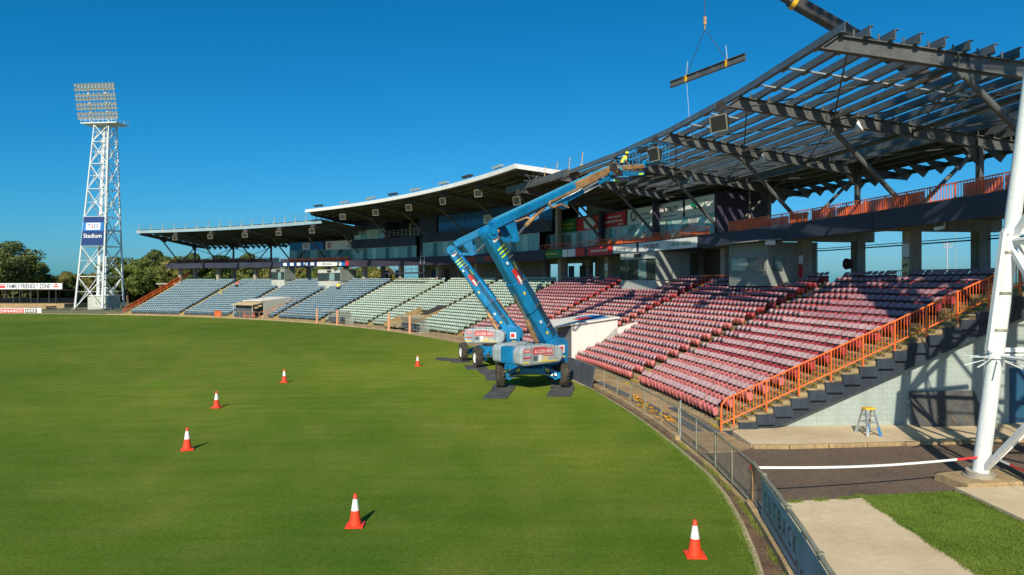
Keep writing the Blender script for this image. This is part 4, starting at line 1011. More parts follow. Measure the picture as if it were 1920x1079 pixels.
# ---------------------------------------------------------------- fences round the field
def pipe_fence(label, i0, i1, spacing, r=107.3, h=1.1, zb=.16, mesh=False, m='pipe', low=.22):
    t = thing('pipe_fence', label, 'fence', P((i0+i1)/2, r, zb))
    n = max(1, int(round((i1-i0)*R(DT)*r/spacing))); pm = MB().tube((0,0,-.02),(0,0,h-zb),.03,8).mesh('post', m)
    top = MB(); bot = MB()
    for k in range(n+1):
        i = i0+(i1-i0)*k/n; o = link('post', pm, t); o.location = P(i, r, zb)
        if k < n:
            j = i0+(i1-i0)*(k+1)/n; top.tube(P(i,r,h), P(j,r,h), .028, 8); bot.tube(P(i,r,zb+low), P(j,r,zb+low), .022, 6)
    top.build('top_rail', m, t, smooth=True); bot.build('bottom_rail', m, t)
    return t
pipe_fence('low pipe rail fence between dirt strip and red seats', .0, 6.5, 2.15)
pipe_fence('pipe rail fence in front of the green seats between the dugouts', 7.55, 9.15, 2.2)
pipe_fence('low pipe fence along the field in front of the blue seats', 9.9, 16.0, 2.4)
pipe_fence('thin far pipe fence beside the light tower base', 16.1, 18.2, 2.6)
def chain(t, a, b, z0, z1, pitch=.10, rad=.0026):      # woven wire between two ground points
    a = Vector(a); b = Vector(b); L = (b-a).length; d = (b-a)/L; mb = MB(); H_ = z1-z0; k = -int(H_/pitch)
    def ln(p, q):
        s = Vector((-d.y, d.x, 0))*rad; u = Z*rad
        mb.add([p-s-u, p+s-u, p+s+u, p-s+u, q-s-u, q+s-u, q+s+u, q-s+u], [(0,1,5,4),(1,2,6,5),(2,3,7,6),(3,0,4,7)])
    while k*pitch < L:
        x0 = k*pitch; x1 = x0+H_; ya, yb = 0, H_
        if x0 < 0: ya = -x0; x0 = 0
        if x1 > L: yb = H_-(x1-L); x1 = L
        if yb > ya:
            ln(a+d*x0+Z*(z0+ya), a+d*x1+Z*(z0+yb)); ln(a+d*x0+Z*(z1-ya), a+d*x1+Z*(z1-yb))
        k += 1
    o = mb.build('chain_mesh', 'mesh_wire', t); o['kind'] = 'stuff'; return o
RF = 107.3
g = thing('chain_link_gate', 'galvanised chain link gate frame standing ajar across the road entrance', 'gate', P(-.25, RF, .03))
A = P(-.02, RF+.02, 0); B = P(-.49, rfence(-.49), 0)
for p in (A, A.lerp(B,.5), B): MB().tube(p+Z*.05, p+Z*(1.42 if p is A else 1.15), .03, 8).build('upright', 'galv' if p is A else 'pipe', g)
for z_ in (.14, 1.12): MB().tube(A+Z*z_, B+Z*z_, .025, 8).build('rail', 'pipe', g)
chain(g, A, B, .14, 1.12)
g = thing('chain_link_fence', 'short chain link fence panel between gate and blue banner', 'fence', P(-.7, rfence(-.7), .03))
A = P(-.50, rfence(-.5)-.02, 0); B = P(-.945, rfence(-.945), 0)
for p in (A, A.lerp(B,.5), B): MB().tube(p+Z*.0, p+Z*1.15, .028, 8).build('post', 'pipe', g)
for z_ in (.12, 1.12): MB().tube(A+Z*z_, B+Z*z_, .025, 8).build('rail', 'pipe', g)
chain(g, A, B, .12, 1.12)
g = thing('banner_fence', 'rusty pipe fence carrying the blue outback banner beside the path', 'fence', P(-1.6, rfence(-1.6), .1))
FI = [-.955, -1.25, -1.55, -1.85, -2.15, -2.5]
for i in FI: MB().bar(P(i,rfence(i),.0), P(i,rfence(i),1.14), .07, .07).build('post', 'pipe_rust', g)
for a, b in zip(FI[:-1], FI[1:]):
    MB().tube(P(a,rfence(a),1.14), P(b,rfence(b),1.14), .045, 10).build('top_rail', 'pipe', g, smooth=True); MB().tube(P(a,rfence(a),.25), P(b,rfence(b),.25), .025, 8).build('bottom_rail', 'pipe', g)
    c = P((a+b)/2,rfence((a+b)/2),1.14); MB().box(c, (.1,.1,.12), X=et(a)).build('rail_clamp', 'pipe', g)
chain(g, P(-.955,rfence(-.955),0), P(-1.11,rfence(-1.11),0), .2, 1.12)
bn = thing('outback_banner', 'weathered teal banner reading OUTBACK in serif capitals on the fence', 'banner', P(-1.6, rfence(-1.6)-.06, .1))
mb = MB(); BI = [-1.11-.1*k for k in range(15)]
for a, b in zip(BI[:-1], BI[1:]):
    fa, fb = rfence(a)-.075, rfence(b)-.075
    mb.hexa([P(a,fa,.22), P(a,fa+.012,.22), P(b,fb+.012,.22), P(b,fb,.22), P(a,fa+.02,1.09), P(a,fa+.032,1.09), P(b,fb+.032,1.09), P(b,fb+.02,1.09)])
mb.build('cloth', 'sign_teal', bn)
bx_ = (P(-2.0,rfence(-2.0))-P(-1.1,rfence(-1.1))).normalized(); bn_ = bx_.cross(Z)
for k, ch in enumerate('OUTBACK'):
    ii = -1.165-.056*k; text(ch, 'ink_brown', bn, P(ii, rfence(ii)-.062, .74)+bn_*.012, bx_, Z, .24, .36, .006, bold=-.004)
a, b = P(-1.145,rfence(-1.145)-.078,.49)+bn_*.006, P(-1.52,rfence(-1.52)-.078,.40)+bn_*.006
MB().bar(a, b, .03, .004, up=bn_).build('underline', 'ink_brown', bn)
for k, ch in enumerate('Store'):
    ii = -1.53-.042*k; text(ch, 'ink_brown', bn, P(ii, rfence(ii)-.07, .40)+bn_*.012, bx_, Z, None, .24, .006, bold=0)
# black boards clamped to the fence beside the lift
t = thing('black_board', 'two black boards standing against the pipe fence beside the boom lift', 'board', P(1.85, 107.0, .17))
for a, b in ((2.17,1.86),(1.855,1.52)):
    mb = MB(); mb.hexa([P(a,106.98,.04), P(a,107.02,.04), P(b,107.02,.04), P(b,106.98,.04), P(a,107.2,1.1), P(a,107.24,1.1), P(b,107.24,1.12), P(b,107.2,1.12)]); mb.build('board', 'plastic_track', t)
# yellow cord heap and plastic track mats on the walk
t = thing('track_mats', 'grey plastic track mats lying along the spectator walk', 'mat', P(.9,108.2,.07))
for a, b, rr in ((1.75,1.12,107.75),(1.05,.42,107.9),(.42,.12,108.15),(.72,.1,108.75)):
    mb = MB(); mb.arc(a, b, rr, rr+.38, .065, .095, 2); mb.build('mat', 'plastic_track', t)
t = MB(); random.seed(3)
for k in range(30):
    f = random.random(); i = .95-f*.62; c = P(i, 107.72+random.uniform(-.12,.2)+f*.1, .1+random.uniform(0,.32)*(1-f)**1.5)
    rr = random.uniform(.07,.15); ax = Vector((random.uniform(-1,1), random.uniform(-1,1), random.uniform(-.3,1))).normalized(); u = ax.cross(Vector((.3,.5,.8))).normalized(); v = ax.cross(u)
    pts = [c+(u*math.cos(q*.9)+v*math.sin(q*.9))*rr*(1+.2*math.sin(q*2.1)) for q in range(7)]; pts = [Vector((p.x,p.y,max(p.z,.08))) for p in pts]; t.poly(pts, .022, 5)
tag(t.build('yellow_hose', 'hose'), 'tangled heap of yellow hose lying behind the pipe fence', 'hose')
random.seed(11)
# ---------------------------------------------------------------- players' races and dugouts
t = thing('players_race', 'white covered players race with blue roof print behind the boom lifts', 'tunnel', P(2.95,108.5,.06))
ia, ib = 3.38, 2.85; ra, rb = 108.25, 112.75; zt = lambda r: 2.5+(r-ra)*.13
for ii, d in ((ib, 1), (ia, -1)):
    mb = MB(); mb.extr([P(ii,ra+1.1,.05), P(ii,rb,zr(rb)-.3), P(ii,rb,zt(rb)), P(ii,ra+1.1,zt(ra+1.1))], et(ii)*.06*d); mb.build('side_wall', 'race_white', t)
mb = MB(); mb.hexa([P(ib-.02,ra-.2,zt(ra)), P(ib-.02,rb+.1,zt(rb)), P(ia+.02,rb+.1,zt(rb)), P(ia+.02,ra-.2,zt(ra)), P(ib-.02,ra-.2,zt(ra)+.1), P(ib-.02,rb+.1,zt(rb)+.1), P(ia+.02,rb+.1,zt(rb)+.1), P(ia+.02,ra-.2,zt(ra)+.1)]); ro = mb.build('roof', 'race_white', t)
mb = MB(); q = .104; mb.add([P(ib+.06,ra+1.2,zt(ra+1.2)+q), P(ib+.06,rb-.3,zt(rb-.3)+q), P(ia-.08,rb-.3,zt(rb-.3)+q), P(ia-.08,ra+1.2,zt(ra+1.2)+q)], [(0,1,2,3)]); mb.build('roof_print', 'sign_lblue', ro)
mb = MB(); q = .109; mb.add([P(ib+.14,ra+2.0,zt(ra+2.0)+q), P(ib+.14,rb-1.1,zt(rb-1.1)+q), P(ia-.18,rb-1.1,zt(rb-1.1)+q), P(ia-.18,ra+2.0,zt(ra+2.0)+q)], [(0,1,2,3)]); mb.build('roof_emblem', 'sign_red', ro)
for ii in (ia, ib): MB().tube(P(ii,ra,.05), P(ii,ra,zt(ra)), .05, 8).build('post', 'race_white', t)
mb = MB(); mb.hexa([P(ib,ra-.02,zt(ra)-.25), P(ib,ra+.03,zt(ra)-.25), P(ia,ra+.03,zt(ra)-.25), P(ia,ra-.02,zt(ra)-.25), P(ib,ra-.02,zt(ra)), P(ib,ra+.03,zt(ra)), P(ia,ra+.03,zt(ra)), P(ia,ra-.02,zt(ra))]); mb.build('valance', 'race_white', t)
MB().arc(ib+.02, ia-.02, rb-.1, rb, zr(rb)-.4, zt(rb), 1).build('end_wall', 'lamp_dark', t)
mb = MB(); mb.extr([P(ib+.012,ra+.05,.06), P(ib+.012,ra+1.1,.06), P(ib+.012,ra+1.1,zt(ra+1.1)-.05), P(ib+.012,ra+.05,zt(ra)-.3)], et(ib)*.02); mb.build('side_screen', 'plastic_track', t)
mb = MB(); mb.extr([P(ib,rb-2.4,zr(rb-2.4)-.2), P(ib,rb+1.5,zr(rb+1.5)-.2), P(ib,rb+1.5,zr(rb+1.5)+.5), P(ib,rb-.2,zr(rb)+.7)], et(ib)*.05); mb.build('guard_wall', 'race_white', t)
t = thing('players_race', 'far race with beige awning and orange rails among the blue seats', 'tunnel', P(12.3,108.5,.06))
ia, ib = 12.66, 12.0
MB().hexa([P(ib,107.6,2.05), P(ib,110,2.5), P(ia,110,2.5), P(ia,107.6,2.05), P(ib,107.6,2.13), P(ib,110,2.58), P(ia,110,2.58), P(ia,107.6,2.13)]).build('awning', 'race_beige', t)
MB().hexa([P(ib,109.2,2.6), P(ib,114.6,3.1), P(ia-.1,114.6,3.1), P(ia-.1,109.2,2.6), P(ib,109.2,2.72), P(ib,114.6,3.22), P(ia-.1,114.6,3.22), P(ia-.1,109.2,2.72)]).build('roof', 'race_white', t)
MB().arc(ia-.04, ib+.1, 108.3, 108.45, .05, 2.2, 1).build('front_wall', 'plastic_track', t)
mb = MB(); mb.extr([P(ib,109.6,.3), P(ib,114.6,zr(114.6)-.1), P(ib,114.6,3.15), P(ib,109.6,2.6)], et(ib)*.06); mb.build('side_wall', 'hutch_white', t)
for ii in (ib+.03, ia-.05): MB().tube(P(ii,107.8,.05), P(ii,107.8,2.1), .04, 6).build('post', 'race_white', t)
mb = MB(); mb.bar(P(ib-.15,108,1.0), P(ib-.15,115,3.0), .06, .06); mb.bar(P(ib-.15,108,.4), P(ib-.15,115,2.4), .06, .06)
for k in range(6): mb.bar(P(ib-.15,108+1.35*k,.2+.38*k), P(ib-.15,108+1.35*k,1.0+.385*k), .06, .06)
mb.build('side_rail', 'orange', t)
for k in range(3): MB().bar(P(12.2-.15*k,107.4,.1), P(12.2-.15*k,107.4,1.1), .08, .08).build('barrier_post', 'orange', t)
MB().bar(P(12.25,107.4,1.1), P(11.85,107.4,1.1), .08, .08).build('barrier_rail', 'orange', t); MB().bar(P(12.25,107.4,.5), P(11.85,107.4,.5), .08, .08).build('barrier_rail', 'orange', t)
t = thing('orange_barrier', 'small orange crowd barrier on the walk below the blue seats', 'barrier', P(13.0,107.6,.06))
MB().arc(12.95, 13.15, 107.6, 107.65, .1, 1.05, 1).build('panel', 'orange', t)
t = thing('players_race', 'sunken players race with dark cover strip through the green seats', 'tunnel', P(7.6,109,.06))
mb = MB(); mb.extr([P(7.32,108.4,.05), P(7.32,114,zr(114)-.1), P(7.32,114,zr(114)+.45), P(7.32,108.4,.75)], et(7.3)*.08); mb.build('side_wall', 'kerb', t)
mb = MB(); mb.extr([P(7.98,108.4,.05), P(7.98,114,zr(114)-.1), P(7.98,114,zr(114)+.45), P(7.98,108.4,.75)], et(7.98)*.08); mb.build('side_wall', 'kerb', t)
mb = MB(); mb.hexa([P(7.34,111.4,1.72), P(7.34,114,2.75), P(7.56,114,2.75), P(7.56,111.4,1.72), P(7.34,111.4,1.8), P(7.34,114,2.83), P(7.56,114,2.83), P(7.56,111.4,1.8)]); mb.build('cover', 'frame_dark', t)
MB().arc(7.32, 7.98, 108.4, 114, .3, .35, 1, dz=1.6).build('ramp', 'step', t)
def dugout(label, ia, ib):
    t = thing('dugout_shelter', label, 'shelter', P((ia+ib)/2,107.4,0))
    for ii in (ia, ib): MB().bar(P(ii,107.1,-.02), P(ii,107.1,1.98), .22, .22, up=er(ii)).build('padded_post', 'peach', t, bevel=.05)
    sh = MB(); prof = [(107.3,1.75),(107.7,1.85),(108.2,1.6),(108.5,1.1),(108.6,.5),(108.6,.06)]
    for (ra, za), (rb, zb) in zip(prof[:-1], prof[1:]):
        for k in range(6):
            a = ia-.08+(ib-ia-.12)*k/6; b = ia-.08+(ib-ia-.12)*(k+1)/6
            for q in range(3):
                f0, f1 = q/3, (q+1)/3
                sh.bar(P(a, ra+(rb-ra)*f0, za+(zb-za)*f0), P(b, ra+(rb-ra)*f0, za+(zb-za)*f0), .012, .012); 
        for k in range(19):
            a = ia-.08+(ib-ia-.12)*k/18; sh.bar(P(a,ra,za), P(a,rb,zb), .012, .012)
    sh.build('mesh_hood', 'poly', t)
    hs_ = MB()
    for (ra, za), (rb, zb) in zip(prof[:-1], prof[1:]): hs_.hexa([P(ia-.08,ra,za), P(ia-.08,rb,zb), P(ib-.2,rb,zb), P(ib-.2,ra,za), P(ia-.08,ra+.01,za+.01), P(ia-.08,rb+.01,zb+.01), P(ib-.2,rb+.01,zb+.01), P(ib-.2,ra+.01,za+.01)])
    hs_.build('hood_sheet', 'hood_net', t)
    be = MB(); be.arc(ia-.1, ib+.05, 107.9, 108.3, .4, .46, 2); be.arc(ia-.1, ib+.05, 108.35, 108.4, .5, .95, 2)
    for k in range(4): be.bar(P(ia-.1+(ib-ia+.15)*k/3,108.1,.05), P(ia-.1+(ib-ia+.15)*k/3,108.1,.42), .06, .3)
    be.build('bench', 'plastic_track', t)
    for ii in (ib+.0, ia-.05):
        mb = MB(); mb.extr([P(ii,107.2,.05), P(ii,108.6,.05), P(ii,108.6,.5), P(ii,108.5,1.1), P(ii,108.2,1.6), P(ii,107.7,1.85), P(ii,107.2,1.75)][:3]+[P(ii,108.6,.10), P(ii,107.2,.10)], et(ii)*.02); mb.build('kick_plate', 'poly', t)
dugout('mesh hooded dugout with peach padded posts before the blue green seat boundary', 9.84, 9.18)
dugout('mesh hooded dugout with peach padded posts below the sunken race', 7.50, 6.82)
# ---------------------------------------------------------------- floodlight towers
def tower(label, corners, top, ztop_, sign_face, sign_words=True, lamps=True, face_dir=None):
    # corners / top: four (x, y) each, in order round the mast
    base = sum((Vector((c[0],c[1],0)) for c in corners), Vector())/4
    t = thing('floodlight_tower', label, 'light tower', base)
    def L(k, z):
        f = z/ztop_; a = Vector((*corners[k % 4], 0)); b = Vector((*top[k % 4], 0)); p = a.lerp(b, f); p.z = z; return p
    for k in range(4):
        mb = MB(); mb.tube(L(k,.35), L(k,ztop_), .21, 14, r2=.13); mb.build('leg', 'tower_white', t, smooth=True)
        b = MB(); b.tube(L(k,0), L(k,.22), .42, 20); b.tube(L(k,.2), L(k,.36), .36, 18); b.build('leg_base', 'concrete', t, smooth=True)
    lev = [.3, 6.7, 12.9, 18.9, 24.6, 29.8, 34.3, ztop_]
    for n_, (z0, z1) in enumerate(zip(lev[:-1], lev[1:])):
        for k in range(4):
            zm = (z0+z1)/2
            if k == sign_face and n_ == 2: pass
            MB().bar(L(k,z0), L(k+1,z1-.1), .13, .13).build('brace', 'tower_white', t); MB().bar(L(k+1,z0), L(k,z1-.1), .13, .13).build('brace', 'tower_white', t)
            MB().tube(L(k,z1), L(k+1,z1), .08 if n_ < 6 else .1, 8).build('girt', 'tower_white', t)
            MB().tube(L(k,zm+.1), L(k+1,zm+.1), .04, 6).build('girt', 'tower_white', t)
    # signboard on one face
    a0, b0, a1, b1 = L(sign_face,13.05), L(sign_face+1,13.05), L(sign_face,18.85), L(sign_face+1,18.85)
    xd = (b0-a0).normalized(); up = ((a1+b1)/2-(a0+b0)/2).normalized(); n = xd.cross(up); off = n*.24; i0 = xd*.1
    mb = MB(); mb.extr([a0+off+i0, b0+off-i0, b1+off-i0, a1+off+i0], n*.08); sg = mb.build('signboard', 'sign_blue', t)
    o2 = n*.335
    if sign_words:
        c = (a0+b0+a1+b1)/4; hh = (a1-a0).length
        mb = MB(); f0, f1 = .50, .80; pa, pb, pc, pd = a0.lerp(a1,f0), b0.lerp(b1,f0), b0.lerp(b1,f1), a0.lerp(a1,f1); mb.add([p+n*.325 for p in (pa+i0,pb-i0,pc-i0,pd+i0)], [(0,1,2,3)]); mb.build('stripe', 'sign_lblue', sg)
        cc = c+up*hh*.16
        w = (b0-a0).length*.62; mb = MB(); mb.extr([cc+o2-xd*w/2-up*hh*.12, cc+o2+xd*w/2-up*hh*.12, cc+o2+xd*w/2+up*hh*.12, cc+o2-xd*w/2+up*hh*.12], n*.01); mb.build('logo_panel', 'sign_white', sg)
        for s, dx, m, ww in (('T',-.28,'sign_lblue',.24),('i',-.06,'sign_red',.09),('O',.2,'sign_lblue',.3)):
            text(s, m, sg, cc+n*.355+xd*w*dx, xd, up, w*ww, hh*.16, .004)
        text('Stadium', 'sign_white', sg, c-up*hh*.17+n*.33, xd, up, (b0-a0).length*.78, hh*.15, .01)
    ce = lambda z: sum((L(k,z) for k in range(4)), Vector())/4
    # ladder and cable risers up the middle
    for dx in (-.6, .9):
        mb = MB(); mb.bar(ce(.2)+Vector((dx,.2,0)), ce(ztop_)+Vector((dx*.5,.2,0)), .42, .28); mb.build('cable_riser', 'tower_white', t)
    ld = MB(); p0 = ce(.2)+Vector((.3,-.4,0)); p1 = ce(ztop_)+Vector((.3,-.4,0))
    for s in (-.22,.22): ld.bar(p0+Vector((s,0,0)), p1+Vector((s,0,0)), .06, .06)
    for k in range(70): q = p0.lerp(p1, (k+.5)/70); ld.bar(q-Vector((.22,0,0)), q+Vector((.22,0,0)), .035, .035)
    ld.build('ladder', 'tower_white', t)
    mb = MB(); c = ce(16.2)
    for k in range(4): mb.bar(L(k,16.2), L(k+1,16.2), .12, .3)
    mb.box(c, (2.6,1.6,.12)); mb.build('rest_platform', 'galv', t)
    for k in range(6): MB().box(c+Vector((-1.6+.62*k,-1.0,1.0)), (.26,.16,1.5)).build('antenna', 'white', t)
    if lamps:
        fx = Vector((face_dir[0], face_dir[1], 0)).normalized(); nx = Vector((fx.y, -fx.x, 0))   # nx faces the field
        pc = ce(ztop_)
        hx = -1 if nx.dot(Vector((CX,CY,0))-pc) < 0 else 1; nx = nx*hx
        mb = MB(); mb.box(pc+Z*.15+nx*.2, (7.9,3.9,.2), X=fx); mb.build('platform', 'tower_white', t)
        rl = MB()
        for s in (-1,1):
            for k in range(9): q = pc+fx*(-3.9+.975*k)+nx*(.2+1.9*s); rl.bar(q+Z*.2, q+Z*1.3, .05, .05)
            for zz in (.75, 1.3): rl.bar(pc+fx*-3.9+nx*(.2+1.9*s)+Z*zz, pc+fx*3.9+nx*(.2+1.9*s)+Z*zz, .05, .05)
        rl.build('platform_rail', 'tower_white', t)
        hp = lambda x, h: pc+fx*x+Z*(h+.2)+nx*(1.4-.0*h)-fx*.0+Vector((0,0,0))
        lean = -fx*.13
        H = lambda x, h: pc+nx*1.5+fx*x+Z*(h+.2)+lean*h
        for x in (-1.9,1.9): MB().bar(H(x,0), H(x,7.9), .22, .22).build('head_post', 'tower_white', t)
        for x in (-1.9,1.9): MB().bar(H(x,4.5), pc-nx*1.2+fx*x+Z*.2, .14, .14).build('head_stay', 'tower_white', t)
        lm = MB(); lm.lathe([(.02,-.22),(.16,-.2),(.30,.0),(.36,.22),(.34,.24),(.0,.16)], 12); lm = lm.mesh('lamp', 'lamp_glass')
        rows = [1.1, 1.9, 3.0, 3.8, 4.9, 5.7, 6.9, 7.8]
        for j in range(4):
            h = (2.0, 3.9, 5.8, 7.35)[j]; MB().bar(H(-4.2,h)+nx*.1, H(4.2,h)+nx*.1, .28, .22).build('lamp_bar', 'tower_white', t)
        q = (nx*.85-Z*.5).to_track_quat('Z','Y').to_euler()
        for h in rows:
            for k in range(12):
                o = link('lamp', lm, t); o.location = H(-4.15+.755*k, h)+nx*.45; o.rotation_euler = q
        for k in range(8): MB().bar(H(-3.9+1.1*k,.9)+nx*.15, H(-3.9+1.1*k,7.9)+nx*.15, .07, .07).build('lamp_upright', 'galv', t)
    return t, L
A = Vector((-88.85,143.05)); B = Vector((-82.7,142.15)); D = B+Vector((.9,6.15)); C_ = A+Vector((.9,6.15))
ctop = (A+B+D+C_)/4+Vector((1.35,-.2)); s2 = 1.48
t1, _ = tower('tall white lattice floodlight tower with blue TIO Stadium sign beyond the oval', [A,B,D,C_], [ctop+Vector((-s2,-s2)), ctop+Vector((s2,-s2)), ctop+Vector((s2,s2)), ctop+Vector((-s2,s2))], 37.9, 0, True, True, (1,-.12))
# switch room at its foot
sw = thing('switch_room', 'small white block room standing inside the lattice tower legs', 'hut', (-83.7,144.3,0))
MB().bb(-86.3,-82.3,143.2,147.8,0,2.75).build('walls', 'hutch_white', sw); MB().bb(-86.45,-82.15,143.05,147.95,2.75,2.9).build('roof', 'white', sw); MB().bb(-84.7,-84.3,143.15,143.2,1.1,1.6).build('vent', 'concrete', sw)
# near tower
a = Vector((12.93,19.5)); dgn = Vector((.7,-.71)).normalized(); sd_ = 6.22; hd = sd_*math.sqrt(2)/2; cen = a+dgn*hd; pr_ = Vector((-dgn.y, dgn.x))
cs = [a, cen-pr_*hd, cen+dgn*hd, cen+pr_*hd]; tc = cen+Vector((1.2,-1.3)); h2 = 2.96*math.sqrt(2)/2
t2, L2 = tower('white tubular floodlight tower leg standing on the concrete slab by the road', cs, [tc-dgn*h2, tc-pr_*h2, tc+dgn*h2, tc+pr_*h2], 37.9, 0, True, True, (-.7,.7))
mb = MB(); mb.extr([(12.15,18.75,-.08),(13.9,18.95,-.08),(14.2,20.3,-.08),(11.95,19.95,-.08)], (0,0,.30)); tag(mb.build('tower_footing', 'kerb', bevel=.03), kind='structure')
# anti-climb spikes and cable frame on the near leg
mb = MB(); c = L2(0,3.55)
for k in range(16):
    a_ = k*2*math.pi/16; d = Vector((math.cos(a_), math.sin(a_), -.35 if k % 2 else .0)); mb.bar(c+d*.2, c+d*.72, .035, .02)
mb.tube(c-Z*.03, c+Z*.06, .26, 14); mb.build('climb_guard', 'tower_white', t2)
mb = MB(); off = Vector((-.30,-.12,0))
mb.bar(L2(0,3.75)+off, L2(0,6.95)+off*.95, .10, .14); mb.bar(L2(0,6.95)+off, L2(0,6.95)+Vector((2.6,.4,.02)), .10, .14); mb.bar(L2(0,3.75)+off, L2(0,3.75)+Vector((2.6,.3,.0)), .08, .12)
mb.bar(L2(0,6.9)+Vector((.1,0,0)), L2(0,4.8)+Vector((1.6,.2,0)), .08, .1); mb.build('cable_frame', 'tower_white', t2)
for zz in (4.3, 5.3, 6.4): mb = MB(); p = L2(0,zz); mb.tube(p-Z*.03, p+Z*.03, .225, 14); mb.bar(p, p+off*1.05, .05, .04); mb.build('clamp_band', 'pipe', t2)

# ---------------------------------------------------------------- boom lifts
def wheel(t, c, ax, rr=.64, w=.42):
    # tyre with lugs, rim and hub; ax = axle direction
    ax = Vector(ax).normalized(); n = 28; wp = bpy.data.objects.new('wheel', None); COL.objects.link(wp); wp.parent = t; wp.matrix_parent_inverse = parent_inv(t); wp.location = c
    fw = Vector((-ax.y, ax.x, 0)); c = Vector(c)
    def ringp(r, x): return [c+ax*x+(fw*math.cos(k*2*math.pi/n)+Z*math.sin(k*2*math.pi/n))*r for k in range(n)]
    ty = MB(); prof = [(rr*.58,-w*.5),(rr*.88,-w*.5),(rr*.955,-w*.38),(rr*.965,w*.38),(rr*.88,w*.5),(rr*.58,w*.5),(rr*.5,w*.3)]
    vs = []; [vs.extend(ringp(r, x)) for r, x in prof]
    ty.add(vs, [(j*n+k, j*n+(k+1) % n, (j+1)*n+(k+1) % n, (j+1)*n+k) for j in range(len(prof)-1) for k in range(n)])
    for k in range(22):
        a_ = k*2*math.pi/22
        for s in (-1, 1):
            aa = a_+(.14 if s > 0 else 0); bb_ = aa+.20
            p = c+ax*(s*w*.03)+(fw*math.cos(bb_)+Z*math.sin(bb_))*rr*.975; q = c+ax*(s*w*.48)+(fw*math.cos(aa)+Z*math.sin(aa))*rr*.955
            ty.bar(p, q, .075, .075, up=(p-c))
    ty.build('tyre', 'rubber', wp)
    rm = MB(); prof = [(rr*.60,-w*.46),(rr*.56,-w*.30),(rr*.22,-w*.22),(rr*.2,-w*.42),(.0,-w*.44)]
    for sgn in (1, -1):
        vs = []; [vs.extend(ringp(max(r,.001), x*sgn)) for r, x in prof]
        rm.add(vs, [(j*n+k, j*n+(k+1) % n, (j+1)*n+(k+1) % n, (j+1)*n+k) for j in range(len(prof)-1) for k in range(n)])
    rm.build('rim', 'rim', wp, smooth=True)
    return wp
def decal(t, c, X, up, w, h, m, n, d=.012):
    mb = MB(); c = Vector(c); X = Vector(X).normalized(); up = Vector(up).normalized()
    mb.extr([c-X*w/2-up*h/2, c+X*w/2-up*h/2, c+X*w/2+up*h/2, c-X*w/2+up*h/2], Vector(n).normalized()*d); return mb.build('decal', m, t)
def boxbeam(p, q, w0, h0, w1, h1, side):
    # rectangular boom section; side = horizontal vector across the boom, bevelled bottom corners
    p = Vector(p); q = Vector(q); d = (q-p).normalized(); s = Vector(side).normalized(); u = s.cross(d).normalized()
    if u.z < 0: u = -u
    def sec(c, w, h): return [c+s*x*w+u*y*h for x, y in ((-.36,-.5),(.36,-.5),(.5,-.36),(.5,.36),(.36,.5),(-.36,.5),(-.5,.36),(-.5,-.36))]
    a = sec(p,w0,h0); b = sec(q,w1,h1); mb = MB(); mb.add(a+b, [tuple(range(7,-1,-1)), tuple(range(8,16))]+[(k,(k+1) % 8,8+(k+1) % 8,8+k) for k in range(8)])
    return mb, d, s, u
